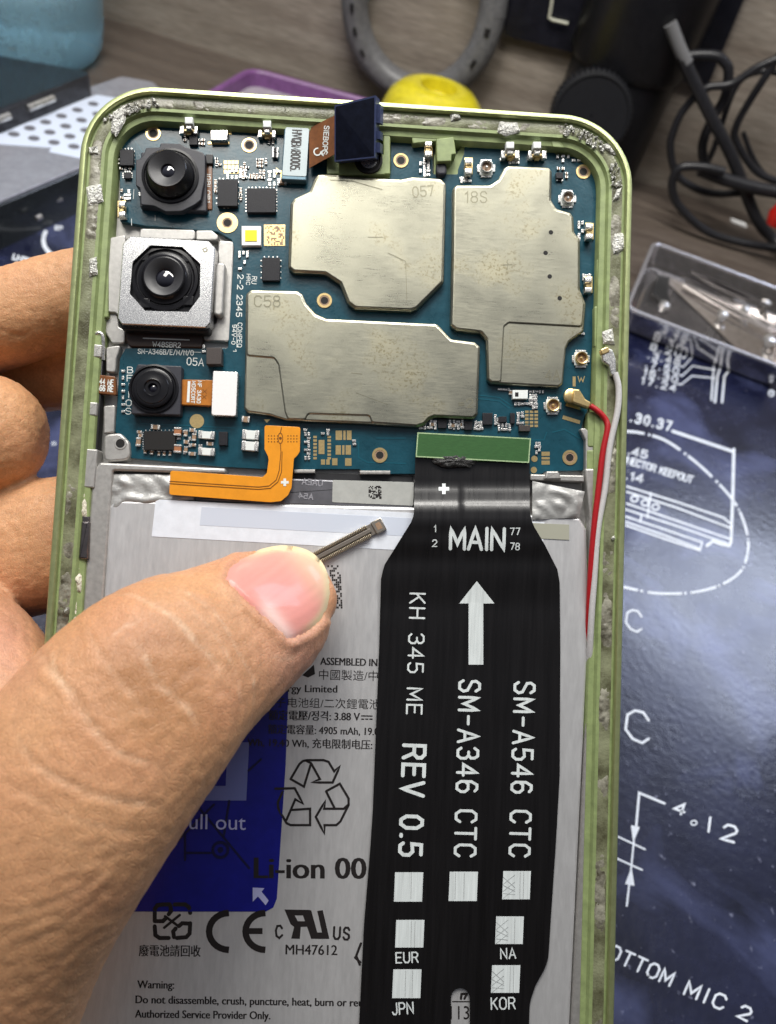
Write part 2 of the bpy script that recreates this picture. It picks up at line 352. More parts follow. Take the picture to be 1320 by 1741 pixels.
def stroke(mb, pts, w, mp, mi=0, cap=True, closed=False):
    """flat ribbon of width w along pts (2D, in the traced plane), mapped by mp(x, y, dz)"""
    LIFT[0] = (LIFT[0] + 1) % 12; dz = LIFT[0] * .00025
    p = [np.array(q, float) for q in pts]
    if closed: p = p + [p[0]]
    if len(p) > 1:
        q_ = []
        for a, b in zip(p, p[1:]):
            m_ = max(1, int(np.linalg.norm(b - a) / 9)); q_ += [a + (b - a) * j / m_ for j in range(m_)]
        p = q_ + [p[-1]]
    k = len(p)
    if k < 2: return
    Lf, Rt = [], []
    for i in range(k):
        t1 = p[i] - p[i - 1] if i > 0 else (p[-1] - p[-2] if closed else p[1] - p[0])
        t2 = p[i + 1] - p[i] if i < k - 1 else (p[1] - p[0] if closed else p[-1] - p[-2])
        t1 = t1 / (np.linalg.norm(t1) + 1e-9); t2 = t2 / (np.linalg.norm(t2) + 1e-9)
        n1 = np.array([-t1[1], t1[0]]); n2 = np.array([-t2[1], t2[0]]); m = n1 + n2; l = m @ m
        m = m * 2 / l if l > .6 else m * 2 / .6
        Lf.append(p[i] + m * w / 2); Rt.append(p[i] - m * w / 2)
    vs = [mp(q[0], q[1], dz) for q in Lf] + [mp(q[0], q[1], dz) for q in Rt]
    fs = [(i, i + 1, k + i + 1, k + i) for i in range(k - 1)]
    if cap and not closed:
        for e in (0, k - 1):
            d = (p[0] - p[1]) if e == 0 else (p[-1] - p[-2]); d = d / (np.linalg.norm(d) + 1e-9)
            base = len(vs); n_ = np.array([-d[1], d[0]])
            arc = [p[e] + w / 2 * (math.cos(a) * n_ + math.sin(a) * d) for a in [j * math.pi / 5 for j in range(6)]]
            vs += [mp(q[0], q[1], dz) for q in arc]; fs.append(tuple(base + j for j in range(6)))
    mb.add(vs, fs, mi)
def text(mb, s, a, b, cap, w, mp, mi=0, gap=.28, italic=0.):
    """stroke lettering from baseline point a to b, cap height cap"""
    a = np.array(a, float); b = np.array(b, float); d = b - a; L = np.linalg.norm(d); d = d / L; up = np.array([d[1], -d[0]])
    tot = sum(SF[c][0] for c in s) + gap * (len(s) - 1); k = L / tot; x = 0
    for c in s:
        wd, ls = SF[c]
        for l in ls:
            stroke(mb, [a + d * k * (x + q[0]) + up * cap * q[1] for q in l], w, mp, mi)
        x += wd + gap
def ftext(mb, s, a, b, cap, mp, mi=0, bold=0., capu=.7):
    """outline lettering (built-in font) fitted between baseline points a and b"""
    c = bpy.data.curves.new('t', 'FONT'); c.body = s; c.size = 1; c.resolution_u = 3
    o = bpy.data.objects.new('t', c); COL.objects.link(o)
    dg = bpy.context.evaluated_depsgraph_get(); me = bpy.data.meshes.new_from_object(o.evaluated_get(dg))
    vs = [v.co.copy() for v in me.vertices]; fs = [tuple(p.vertices) for p in me.polygons]
    bpy.data.objects.remove(o); bpy.data.curves.remove(c); bpy.data.meshes.remove(me)
    if not vs: return
    x0 = min(v.x for v in vs); x1 = max(v.x for v in vs)
    a = np.array(a, float); b = np.array(b, float); d = b - a; L = np.linalg.norm(d); d = d / L; up = np.array([d[1], -d[0]])
    for sh_ in ((0,) if not bold else (-bold, 0, bold)):      # heavier faces: the same glyphs set three times side by side
      LIFT[0] = (LIFT[0] + 1) % 12; dz = LIFT[0] * .00025; out = []
      for v in vs:
        q = a + d * (L * (v.x - x0) / (x1 - x0) + sh_) + up * cap * v.y / capu
        out.append(mp(q[0], q[1], dz))
      mb.add(out, fs, mi)
    return
    # make faces look outwards
    k = np.cross(np.subtract(out[fs[0][1]], out[fs[0][0]]), np.subtract(out[fs[0][2]], out[fs[0][0]]))
    mb.add(out, fs, mi)
def fillpoly(mb, pts, mp, mi=0): mb.add([mp(x, y, 0) for x, y in pts], [tuple(range(len(pts)))], mi)
def onz(z): return lambda x, y, dz=0.: P(x, y, z + dz)

def empty(name, mat=None, label=None, cat=None, group=None, loc=None):
    o = bpy.data.objects.new(name, None); COL.objects.link(o); o.empty_display_size = 1
    if mat is not None: o.matrix_world = mat
    if loc is not None: o.location = loc
    tag(o, label, cat, group); return o
def tag(o, label=None, cat=None, group=None, kind=None):
    if label: o['label'] = label
    if cat: o['category'] = cat
    if group: o['group'] = group
    if kind: o['kind'] = kind
    return o
def child_empty(name, parent):
    o = bpy.data.objects.new(name, None); COL.objects.link(o); o.parent = parent; return o
# ------------------------------------------------------------------ desk and wood panel behind it
YWALL = .5 * (W(350, 80, 0)[1] + W(560, 150, 0)[1])
def wood(name, c1, c2, st, rough):
    m = M(name, c1, rough, 0, 1.0, 0, 14, .12, .08, col2=c2, st=st, det=9, bd=.03, thr=(.34, .66))
    N, L, b = nodes_of(m)
    tc = N.new('ShaderNodeTexCoord'); mp = N.new('ShaderNodeMapping'); mp.inputs['Scale'].default_value = tuple(a * 5 for a in st); L.new(tc.outputs['Object'], mp.inputs['Vector'])
    n = N.new('ShaderNodeTexNoise'); n.inputs['Scale'].default_value = 2.2; n.inputs['Detail'].default_value = 5; n.inputs['Distortion'].default_value = .4; L.new(mp.outputs['Vector'], n.inputs['Vector'])
    r_ = N.new('ShaderNodeMapRange'); r_.inputs['From Min'].default_value = .35; r_.inputs['From Max'].default_value = .7; r_.inputs['To Min'].default_value = .72; r_.inputs['To Max'].default_value = 1.1; L.new(n.outputs['Fac'], r_.inputs['Value'])
    mx = N.new('ShaderNodeMix'); mx.data_type = 'RGBA'; mx.blend_type = 'MULTIPLY'; mx.inputs['Factor'].default_value = 1
    L.new(b.inputs['Base Color'].links[0].from_socket, mx.inputs['A']); L.new(r_.outputs[0], mx.inputs['B']); L.new(mx.outputs['Result'], b.inputs['Base Color'])
    return m
mb = MB(); prism(mb, [(-90, -70), (90, -70), (90, YWALL + 1), (-90, YWALL + 1)], -2.5, 0, .0); tag(mb.build('desk', wood('dark_wood_laminate', (.085, .066, .055), (.15, .122, .10), (.10, 1.0, 1), .38), smooth=False), kind='structure')
mb = MB(); prism(mb, [(-90, YWALL), (90, YWALL), (90, YWALL + 1.8), (-90, YWALL + 1.8)], .0, 24, .0); tag(mb.build('wall', wood('light_wood_laminate', (.24, .20, .165), (.38, .335, .285), (.09, 1, 1.1), .42), smooth=False), kind='structure')
# ------------------------------------------------------------------ the opened phone
ZB, ZS, ZM = -0.26, -0.13, -0.36          # board face, shield tops, mid plate floor
def disc(mb, c, r, mi, n=28): mb.add([(c[0] + r * math.cos(2 * math.pi * i / n), c[1] + r * math.sin(2 * math.pi * i / n), c[2]) for i in range(n)], [tuple(range(n))], mi)
phone = empty('smartphone', PMAT, 'opened green smartphone with bare circuit board, shields, cameras and grey battery, held in hand', 'smartphone')
HWD, RAD, LEN = 3.905, 1.02, 16.13
def loop(d, n=14):
    """outline of the phone inset by d"""
    r = max(RAD - d, .12); x = HWD - d; out = []
    for cx_, cy_, a0 in ((x - r, -d - r, 0), (-x + r, -d - r, 90), (-x + r, -LEN + d + r, 180), (x - r, -LEN + d + r, 270)):
        for j in range(n + 1):
            a = R(a0 + 90 * j / n); out.append((cx_ + r * math.cos(a), cy_ + r * math.sin(a)))
    return out
def rings(mb, prof, mi=0, n=14):
    k = 4 * (n + 1); vs = [(x, y, z) for d, z in prof for x, y in loop(d, n)]
    fs = [(j * k + i, (j + 1) * k + i, (j + 1) * k + (i + 1) % k, j * k + (i + 1) % k)[::-1] for j in range(len(prof) - 1) for i in range(k)]
    mb.add(vs, fs, mi)
mb = MB(); rings(mb, [(.30, -.80), (.06, -.78), (.0, -.70), (.0, -.05), (.02, -.012), (.05, 0), (.085, -.002), (.10, -.02), (.105, -.065)])
mb.build('frame', m_green, phone)
mb = MB(); prism(mb, loop(.12), -.82, -.775, .02); mb.build('display_glass', m_blueblack, phone)
mb = MB()
rings(mb, [(.10, -.07), (.33, -.075), (.345, -.10), (.36, -.125), (.43, -.135), (.445, -.16), (.46, -.30), (.47, -.40)])
# moulded ribs, snap tabs and the bracket over the proximity sensor
for q in ([(742, 236), (772, 232), (776, 262), (768, 263), (768, 274), (743, 275)],):
    pprism(mb, q, -.34, -.10, .015, 0, .02)
for q in ([(700, 232), (742, 228), (744, 240), (702, 244)], [(772, 226), (800, 222), (806, 236), (776, 240)], [(295, 183), (350, 181), (356, 198), (300, 206)], [(420, 188), (475, 186), (480, 204), (426, 208)],
          [(556, 196), (577, 205), (577, 296), (556, 296)], [(652, 200), (664, 200), (664, 296), (652, 296)], [(575, 262), (655, 262), (655, 297), (575, 297)]):
    pprism(mb, q, -.36, -.14, .015, 0, .02)
pprism(mb, [(738, 262), (776, 262), (793, 236), (793, 262), (780, 298), (738, 298)], -.36, -.27, .01, 0, .02)
for q in ([(935, 232), (950, 236), (962, 252), (940, 250)],):
    pprism(mb, q, -.34, -.12, .015, 0, .02)
for y0, y1, w in ((440, 500, 16), (520, 590, 18), (640, 668, 14), (700, 760, 26), (765, 806, 26)):
    xr = 1032 - (y0 - 400) * .022
    pprism(mb, [(xr - w, y0), (xr, y0), (xr, y1), (xr - w, y1)], -.36, -.15, .02, 0, .03)
for i, y0 in enumerate((1115, 1165, 1258, 1330, 1375, 1490, 1560, 1640, 1700)):
    xr = 1024 - (y0 - 1100) * .026
    pprism(mb, [(xr - 12, y0), (xr, y0 + 4), (xr, y0 + (22 if i % 3 else 46)), (xr - 12, y0 + (16 if i % 3 else 40))], -.30, -.125, .03, 0, .03)
for q in ([(168, 440), (184, 440), (184, 540), (170, 540)], [(140, 640), (147, 640), (147, 760), (140, 760)]):
    pprism(mb, q, -.36, -.17, .02, 0, .03)
mb.build('inner_frame', m_greenpl, phone)

# torn adhesive left on the ledge
def ledge(mb, n_a, n_b, f):
    base = [loop(.122, 60), loop(.30, 60)]; k = len(base[0])
    d = [0]
    for i in range(1, k + 1): d.append(d[-1] + math.dist(base[0][i % k], base[0][i - 1]))
    vs = []
    def at(u, v):
        s = u % d[-1]; j = max(0, np.searchsorted(d, s) - 1); t = (s - d[j]) / max(1e-9, d[j + 1] - d[j])
        a = [np.array(base[q][j % k]) * (1 - t) + np.array(base[q][(j + 1) % k]) * t for q in (0, 1)]
        p = a[0] * (1 - v) + a[1] * v
        return (p[0], p[1], f(p[0], p[1], v))
    grid(mb, lambda u, v: at(u * d[-1], v), n_a, n_b, 0, True)
def glue_h(x, y, v):
    e = 1 - abs(2 * v - 1) ** 4
    h = max(0, min(1, .15 + 1.3 * nz(x * 1.3, y * 1.3, 3))); rough = abs(nz(x * 9, y * 9)) + .7 * abs(nz(x * 26, y * 26, 7))
    return -.078 + .014 * max(-1, min(.6, 3 * nz(x * 2.6, y * 2.6, 5) + .35)) * e - .005 + e * (.002 + .07 * h * rough + .02 * max(0, nz(x * 1.5, y * 1.5, 9)))
mb = MB(); rings(mb, [(.128, -.0725), (.14, -.069), (.275, -.070), (.29, -.076)], 0, 24); mb.build('adhesive_film', m_gluefilm, phone)
mb = MB(); ledge(mb, 1500, 9, glue_h); mb.build('adhesive_strip', m_glue, phone, ang=60)
crumbs = MB()       # flecks of torn adhesive along the ledge
lo_, li_ = loop(.14, 40), loop(.30, 40)
for i in range(520):
    j = random.randrange(len(lo_)); t = random.random(); q0 = np.array(lo_[j]) * (1 - t) + np.array(lo_[(j + 1) % len(lo_)]) * t; q1 = np.array(li_[j]) * (1 - t) + np.array(li_[(j + 1) % len(li_)]) * t
    c = q0 + (q1 - q0) * random.random() ** .8
    if nz(c[0] * 1.6, c[1] * 1.6, 31) < -.06: continue
    s = random.choice((.012, .018, .025, .04)); a0 = random.random() * 6.3
    pts_ = [(c[0] + s * random.uniform(.4, 1.2) * math.cos(a0 + k * 1.26), c[1] + s * random.uniform(.4, 1.2) * math.sin(a0 + k * 1.26), -.055 + random.uniform(0, .02)) for k in range(5)]
    crumbs.add(pts_ + [(c[0], c[1], -.03 + random.uniform(0, .02)), (c[0], c[1], -.075)], [(k, (k + 1) % 5, 5) for k in range(5)] + [((k + 1) % 5, k, 6) for k in range(5)])
tag(crumbs.build('adhesive_crumbs', m_flake, phone, smooth=False), kind='stuff')
def crumple(name, pts, z, h, sc, m, parent, seed=0, res=16, edge=.35):
    """a torn scrap: polygon fan grid with crumpled height"""
    q = [np.array(P(x, y, z)) for x, y in pts]; k = len(q); c = sum(q) / k; mb = MB(); vs = [tuple(c + np.array([0, 0, h]))]; nr = max(3, res // 3)
    per = []
    for i in range(k):
        for j in range(6): per.append(q[i] * (1 - j / 6) + q[(i + 1) % k] * j / 6)
    n = len(per)
    for r_ in range(1, nr + 1):
        t = r_ / nr
        for i, e in enumerate(per):
            ed = 1 + .13 * nz(i * 1.7, r_ * .8, seed) * t
            p = c + (e - c) * t * ed
            zz = h * (1 - t ** 4) * (.6 + .4 * edge) + h * 1.1 * nz(p[0] * sc, p[1] * sc, seed) * (1 - .6 * t)
            vs.append((p[0], p[1], z + max(0, zz) + (.0 if r_ < nr else -.01)))
    fs = [(0, 1 + i, 1 + (i + 1) % n) for i in range(n)]
    for r_ in range(nr - 1):
        for i in range(n):
            a = 1 + r_ * n + i; b = 1 + r_ * n + (i + 1) % n; fs.append((a, a + n, b + n, b))
    if area2([(x, y) for x, y, _ in q]) < 0: fs = [f[::-1] for f in fs]
    mb.add(vs, fs); return mb.build(name, m, parent, ang=50)
for i, q in enumerate(([(1046, 396), (1060, 396), (1066, 410), (1062, 424), (1044, 432), (1041, 415)], [(1049, 322), (1058, 318), (1052, 338), (1042, 342)], [(1026, 245), (1034, 242), (1043, 256), (1050, 264), (1040, 262), (1028, 252)], [(764, 192), (782, 188), (784, 202), (768, 206)],
                       [(850, 206), (880, 208), (886, 224), (860, 232), (846, 224)], [(192, 190), (216, 176), (214, 205), (198, 232), (188, 224)], [(150, 250), (166, 248), (168, 262), (152, 262)], [(146, 318), (172, 312), (176, 342), (150, 352)], [(152, 440), (164, 436), (166, 466), (152, 470)], [(1024, 564), (1042, 558), (1046, 586), (1026, 584)])):
    crumple('tape_scrap', q, -.055, .035, 14, m_flake, phone, i)
for i, q in enumerate(([(128, 836), (150, 830), (150, 884), (122, 886)], [(120, 958), (142, 956), (140, 1010), (116, 1012)], [(114, 1016), (134, 1014), (132, 1064), (110, 1070)])):
    crumple('sealant_blob', q, -.15, .06, 9, m_cream, phone, i + 20)

# mid plate floor, battery bay walls, clips
mb = MB(); prism(mb, loop(.44), -.78, ZM, 0); mid = mb.build('midplate', m_silver, phone)
mb = MB()
wall = [(170, 786), (384, 796), (384, 806), (192, 800), (190, 826), (180, 960), (126, 1760), (110, 1960), (80, 1960), (98, 1760), (146, 960), (158, 800)]
pprism(mb, wall, -.6, -.15, .03, 0, .04)
pprism(mb, [(176, 738), (205, 736), (220, 752), (222, 782), (176, 786)], -.5, -.19, .03, 0, .10)
pprism(mb, [(902, 806), (994, 808), (994, 820), (902, 817)], -.6, -.16, .02, 0, .02)
pprism(mb, [(995, 796), (1003, 880), (1003, 1100), (971, 1760), (963, 1960), (982, 1960), (990, 1760), (1021, 1100), (1021, 800), (1010, 796)], -.6, -.14, .03, 0, .04)
pprism(mb, [(986, 728), (996, 728), (1012, 744), (1021, 806), (996, 806), (996, 748)], -.6, -.16, .015, 0, .03)
pprism(mb, [(930, 801), (950, 801), (956, 815), (926, 815)], -.5, -.10, .02, 0, .02)
for x0, x1, y in ((500, 536, 798), (612, 664, 800)): pbox(mb, x0, y, x1, y + 6, -.5, -.2, .012)
# plate showing round the main camera
pprism(mb, [(238, 388), (332, 390), (332, 408), (236, 408)], -.5, -.17, .02, 0, .05)
pprism(mb, [(333, 391), (360, 391), (371, 400), (371, 408), (333, 408)], -.5, -.19, .02, 0, .03)
pprism(mb, [(371, 408), (398, 410), (391, 581), (346, 579), (346, 556), (368, 548)], -.6, -.26, .02, 0, .05)
pprism(mb, [(369, 446), (378, 445), (383, 449), (379, 532), (374, 538), (363, 534), (366, 455)], -.5, -.12, .03, 0, .05)
pprism(mb, [(186, 404), (214, 398), (210, 545), (196, 532), (178, 530)], -.6, -.20, .02, 0, .04)
pprism(mb, [(178, 530), (200, 528), (202, 556), (214, 560), (212, 584), (190, 584), (176, 560)], -.6, -.25, .02, 0, .04)
pprism(mb, [(180, 590), (206, 586), (198, 610), (196, 634), (180, 632)], -.6, -.22, .02, 0, .04)
pprism(mb, [(176, 690), (196, 688), (194, 735), (176, 738)], -.6, -.21, .02, 0, .03)
mb.build('battery_bay_wall', m_silver, phone)
mb = MB()
for (x, y, r_) in ((205, 754, 9),):
    c = P(x, y, -.187); lathe(mb, c, [(.085, 0), (.08, .006), (.062, .006), (.06, -.12)], 24, 0); disc(mb, (c[0], c[1], c[2] + .002), .063, 1)
mb.build('screw_boss', [m_silver, m_hole], phone)
# side key hardware along the long edge
mb = MB(); pbox(mb, 150, 612, 160, 690, -.34, -.17, .012); mb.build('light_guide', M('pale_aqua_plastic', (.50, .62, .62), .35, 0), phone)
def px_tube(mb, pts, rad, mi=0, n=10, flat=1.): tube(mb, smoothpath([P(*q) for q in pts], 6), rad, n, mi, flat)
mb = MB(); px_tube(mb, [(160, 606, -.2), (161, 575, -.16), (168, 566, -.14), (175, 575, -.16), (175, 612, -.2)], .03); mb.build('spring_clip', m_tin, phone)
for q in ([(157, 584), (174, 586), (172, 608), (156, 607)], [(144, 682), (166, 684), (164, 707), (142, 706)], [(142, 762), (166, 764), (160, 830), (138, 828)]):
    mb = MB(); pprism(mb, q, -.34, -.12, .02, 0, .02); mb.build('key_bracket', m_silver, phone)
mb = MB(); pprism(mb, [(138, 886), (152, 886), (150, 952), (133, 950)], -.3, -.09, .03, 0, .025); pbox(mb, 140, 878, 151, 888, -.3, -.11, .01); mb.build('side_contact', M('smoky_steel', (.19, .17, .17), .22, .9, 14, .2), phone)
mb = MB()
for x0, x1 in ((163, 168), (171, 175)): pprism(mb, [(x0, 610), (x1, 610), (x1 - 9, 764), (x0 - 9, 764)], -.34, -.18, .012)
mb.build('side_key_rail', m_dark, phone)
fx = child_empty('side_key_ribbon', phone)
mb = MB(); pprism(mb, [(160, 636), (196, 640), (198, 672), (158, 668)], -.24, -.165, .01, 0, .02); mb.build('film', m_brownflex, fx)
mb = MB(); text(mb, 'S344 ME', (160, 651), (192, 655), 9, 1.6, onz(-.163)); text(mb, 'S466 RE', (160, 663), (192, 666), 9, 1.6, onz(-.163)); mb.build('lettering', m_white, fx)

# ---------------- circuit board
pcb = child_empty('circuit_board', phone)
bd = [(204, 262), (212, 236), (228, 214), (290, 200), (480, 203), (502, 212), (556, 214), (556, 300), (664, 300), (664, 214), (736, 214), (736, 296), (779, 296), (779, 288), (789, 262), (793, 226), (925, 226), (936, 250), (948, 266), (994, 266), (1011, 284), (1014, 330), (1013, 410), (1011, 500), (1006, 612), (1004, 684), (989, 726), (995, 733), (992, 800), (926, 802), (922, 806), (620, 806), (612, 798), (536, 798), (528, 806), (452, 798), (377, 794), (222, 779), (220, 760), (214, 748), (196, 735), (204, 610), (214, 592), (388, 592), (398, 420), (394, 408), (370, 394), (246, 384), (204, 376)]
mb = MB(); pprism(mb, bd, ZB - .09, ZB, .008, 0, .03)
mb.build('board', m_pcb, pcb)
def annulus(mb, c, r0, r1, mi, n=32):
    vs = [(c[0] + r_ * math.cos(2 * math.pi * i / n), c[1] + r_ * math.sin(2 * math.pi * i / n), c[2]) for r_ in (r0, r1) for i in range(n)]
    mb.add(vs, [(i, n + i, n + (i + 1) % n, (i + 1) % n)[::1] for i in range(n)], mi)
for x, y, ro, ri in ((261, 227, 13, 9.5), (424, 247, 13, 9.5), (387, 379, 18, 9), (682, 273, 13, 9.5), (992, 292, 13, 9.5), (552, 511, 13, 9), (646, 774, 13, 9), (969, 778, 13, 9)):
    mb = MB(); c = P(x, y, ZB + .003); s = 1 / 121.
    lathe(mb, c, [(ro * s, 0), (ro * s, .008), (ri * s, .008), (ri * s, .004)], 32, 0)
    disc(mb, (c[0], c[1], c[2] + .0032), ri * s, 1); annulus(mb, (c[0], c[1], c[2] + .0045), ri * .72 * s, ri * s, 2)
    o = mb.build('screw_hole', [m_gold, m_hole, M('brown_bore', (.06, .035, .015), .35, .5)] if False else [m_gold, m_hole, m_ceram], pcb)
mb = MB(); disc(mb, P(335, 716, ZB + .005), .10, 0)
for x, y in ((909, 780), (908, 799)): disc(mb, P(x, y, ZB + .005), .045, 0)
mb.build('test_pad', m_gold, pcb)
mb = MB(); mk = onz(ZB + .004)
for x0, y0, x1, y1 in ((921, 768, 935, 775), (921, 777, 935, 781), (921, 783, 935, 790), (571, 732, 582, 748), (584, 732, 588, 748), (590, 732, 598, 748), (571, 757, 580, 773), (582, 757, 586, 773), (588, 757, 597, 773), (546, 781, 553, 790), (555, 781, 561, 790), (565, 779, 574, 791), (587, 779, 598, 792), (542, 748, 552, 772),
                       (974, 640, 979, 657), (477, 290, 482, 310)):
    fillpoly(mb, [(x0, y1), (x1, y1), (x1, y0), (x0, y0)], mk)
for i in range(7):
    for x in (533, 557): fillpoly(mb, [(x, 745 + i * 6), (x + 6, 745 + i * 6), (x + 6, 741 + i * 6), (x, 741 + i * 6)], mk)
for i in range(4):
    for j in range(3): fillpoly(mb, [(381 + i * 6.5, 279 + j * 8), (386 + i * 6.5, 279 + j * 8), (386 + i * 6.5, 273 + j * 8), (381 + i * 6.5, 273 + j * 8)], mk)
for i in range(3):
    for j in range(5): fillpoly(mb, [(893 + i * 8, 702 + j * 6), (899 + i * 8, 702 + j * 6), (899 + i * 8, 698 + j * 6), (893 + i * 8, 698 + j * 6)], mk)
for q in ([(962, 690), (987, 697), (987, 690), (964, 684)], [(956, 712), (986, 721), (987, 715), (958, 706)], [(470, 285), (477, 291), (470, 297)], [(449, 713), (460, 713), (454, 719)]): fillpoly(mb, q, mk)
mb.build('gold_pad_pattern', m_gold, pcb)
# gold tag beside the flash LED with its etched speckle
mb = MB(); pbox(mb, 449, 382, 485, 418, ZB, ZB + .006, .002)
for i in range(13):
    for j in range(13):
        if random.random() < .36:
            x, y = 451 + i * 2.5, 384 + j * 2.5; fillpoly(mb, [(x, y + 2.5), (x + 2.5, y + 2.5), (x + 2.5, y), (x, y)], onz(ZB + .0085), 1)
mb.build('gold_tag', [m_gold, m_ceram], pcb)

# shield cans
S1 = [(540, 296), (560, 295), (620, 301), (683, 304), (702, 300), (750, 303), (759, 312), (757, 400), (755, 480), (710, 525), (699, 529), (604, 525), (591, 515), (578, 482), (553, 466), (499, 463), (490, 455), (492, 400), (494, 346), (500, 337), (526, 325), (534, 305)]
S2 = [(776, 314), (833, 314), (847, 305), (857, 286), (864, 281), (934, 284), (939, 290), (938, 340), (947, 354), (971, 361), (976, 369), (977, 394), (987, 406), (987, 492), (997, 516), (993, 564), (969, 580), (963, 592), (958, 652), (951, 658), (836, 652), (829, 645), (827, 578), (818, 566), (776, 561), (766, 553), (769, 430), (770, 320)]
S3 = [(426, 492), (506, 494), (515, 500), (521, 515), (537, 533), (555, 541), (743, 550), (753, 560), (768, 576), (808, 581), (817, 589), (813, 705), (806, 712), (740, 709), (730, 713), (722, 722), (709, 726), (603, 719), (487, 715), (470, 710), (458, 706), (422, 701), (415, 695), (417, 600), (418, 500)]
def shield(name, base, plateau, marks, dots=(), label=None):
    e = child_empty(name, pcb)
    if label: e['label'] = label
    mb = MB(); pprism(mb, base, ZB + .003, ZS - .018, .03, 0, .06, 5, steps=4)
    mb.build('lid', m_shield, e)
    mb = MB()
    pprism(mb, plateau, ZS - .05, ZS, .024, 0, .05, 5, steps=4)
    for x, y in dots: disc(mb, P(x, y, ZS + .002), .033, 1)
    mb.build('raised_lid', [m_shield, m_hole], e)
    mb = MB()
    for f in marks: f(mb)
    mb.build('stamped_lettering', m_engrave, e)
mt = onz(ZS + .002); mt2 = onz(ZS - .016)
def shrink(pts, k):  # a little inside the outline
    q = inset(ccw([(x, -y) for x, y in pts]), k); return [(x, -y) for x, y in q]
shield('shield_can', S1, shrink(S1, 2.5), [lambda mb: text(mb, '057', (703, 335), (738, 332), 17, 2.2, mt), lambda mb: stroke(mb, [(562, 306), (600, 308), (650, 322)], 1.1, mt), lambda mb: stroke(mb, [(626, 403), (652, 403)], .9, mt), lambda mb: stroke(mb, [(660, 430), (690, 444), (692, 510)], .8, mt)])
S2p = [(776, 316), (834, 316), (849, 306), (859, 288), (865, 283), (933, 286), (937, 291), (936, 342), (945, 356), (970, 363), (974, 370), (975, 395), (985, 407), (985, 492), (994, 516), (991, 556), (866, 549), (858, 555), (853, 650), (836, 650), (831, 645), (829, 577), (819, 564), (776, 559), (768, 552), (771, 430), (772, 320)]
shield('shield_can', S2, S2p, [lambda mb: text(mb, '18S', (791, 344), (828, 344), 18, 2., mt), lambda mb: text(mb, '4A', (928, 646), (952, 646), 17, 2.2, mt2), lambda mb: stroke(mb, [(855, 450), (871, 450)], .9, mt), lambda mb: stroke(mb, [(863, 442), (863, 458)], .9, mt)],
       [(937, 395), (928, 430), (935, 470), (952, 507)])
S3p = [(428, 494), (505, 496), (513, 502), (519, 516), (536, 536), (555, 543), (742, 552), (752, 562), (767, 578), (807, 583), (815, 590), (811, 704), (805, 710), (739, 707), (729, 711), (721, 720), (709, 724), (632, 719), (628, 707), (524, 704), (520, 714), (489, 713), (484, 700), (473, 620), (466, 609), (419, 605), (420, 500)]
shield('shield_can', S3, S3p, [lambda mb: text(mb, 'C58', (433, 521), (476, 521), 18, 2.2, mt), lambda mb: text(mb, '=2', (781, 694), (805, 692), 14, 2, mt), lambda mb: stroke(mb, [(598, 634), (616, 636)], 1.2, mt), lambda mb: stroke(mb, [(606, 668), (660, 688)], .7, mt)])
# chips
def chip(name, x0, y0, x1, y1, h=.07, m=m_ic, legs=0):
    mb = MB(); pbox(mb, x0, y0, x1, y1, ZB + .003, ZB + h, .006)
    if legs:
        for i in range(legs):
            for y in (y0 - 2.5, y1 + .5):
                x = x0 + (x1 - x0) * (i + .5) / legs; pbox(mb, x - 1, y, x + 1, y + 2, ZB, ZB + .01, 0, 1)
            for x in (x0 - 2.5, x1 + .5):
                y = y0 + (y1 - y0) * (i + .5) / legs; pbox(mb, x, y - 1, x + 2, y + 1, ZB, ZB + .01, 0, 1)
    return mb.build(name, [m, m_tin], pcb)
for a in ((370, 305, 404, 350, .09, m_ic, 5), (420, 320, 469, 361, .08, m_ic, 8), (446, 438, 476, 477, .07, m_ic, 4), (204, 254, 227, 281, .07, m_ic, 4), (211, 293, 223, 303, .05, m_ic, 3), (322, 227, 336, 246, .06, m_ic, 0), (245, 733, 298, 765, .07, m_hole, 8), (372, 734, 387, 757, .07, m_ic, 0), (821, 702, 838, 722, .05, m_ic, 0), (848, 708, 862, 718, .05, m_ic, 0), (868, 702, 876, 720, .05, m_ic, 0), (946, 293, 958, 303, .06, m_ic, 0), (790, 716, 804, 731, .05, m_ic, 0), (745, 712, 760, 728, .05, m_ic, 0)): chip('chip', *a)
chip('inductor', 351, 591, 377, 619, .16, m_icbrown); chip('crystal', 883, 723, 902, 733, .07, m_icbrown)
mb = MB(); pbox(mb, 358, 221, 387, 238, ZB, ZB + .10, .012); text(mb, '0VM', (361, 229), (383, 228), 5, 1, onz(ZB + .101), 1); mb.build('microphone', [m_tin, m_engrave], pcb)
mb = MB(); pbox(mb, 354, 241, 390, 245, ZB, ZB + .012, 0, 0); pbox(mb, 386, 221, 394, 228, ZB, ZB + .012, 0, 0); mb.build('ground_pad', m_gold, pcb)
mb = MB(); pbox(mb, 872, 663, 898, 678, ZB, ZB + .08, .008); pbox(mb, 876, 667, 882, 674, ZB + .08, ZB + .083, 0, 1); mb.build('sensor', [m_white, m_hole], pcb)
e = child_empty('flash_led', pcb)
mb = MB(); pbox(mb, 411, 384, 444, 417, ZB, ZB + .07, .006); mb.build('housing', m_paper, e)
mb = MB(); pbox(mb, 417, 391, 437, 410, ZB + .07, ZB + .078, .003); mb.build('phosphor', m_yellow, e)
def sized(name, proto_m, boxes):
    mb = MB()
    for b_, mi in boxes: prism(mb, [(b_[0], b_[1]), (b_[2], b_[1]), (b_[2], b_[3]), (b_[0], b_[3])], b_[4], b_[5], .04 if mi == 0 else .05, mi, 2)
    return mb
def proto(name, mats, boxes):
    o = sized(name, mats, boxes).build(name, mats, pcb); return o
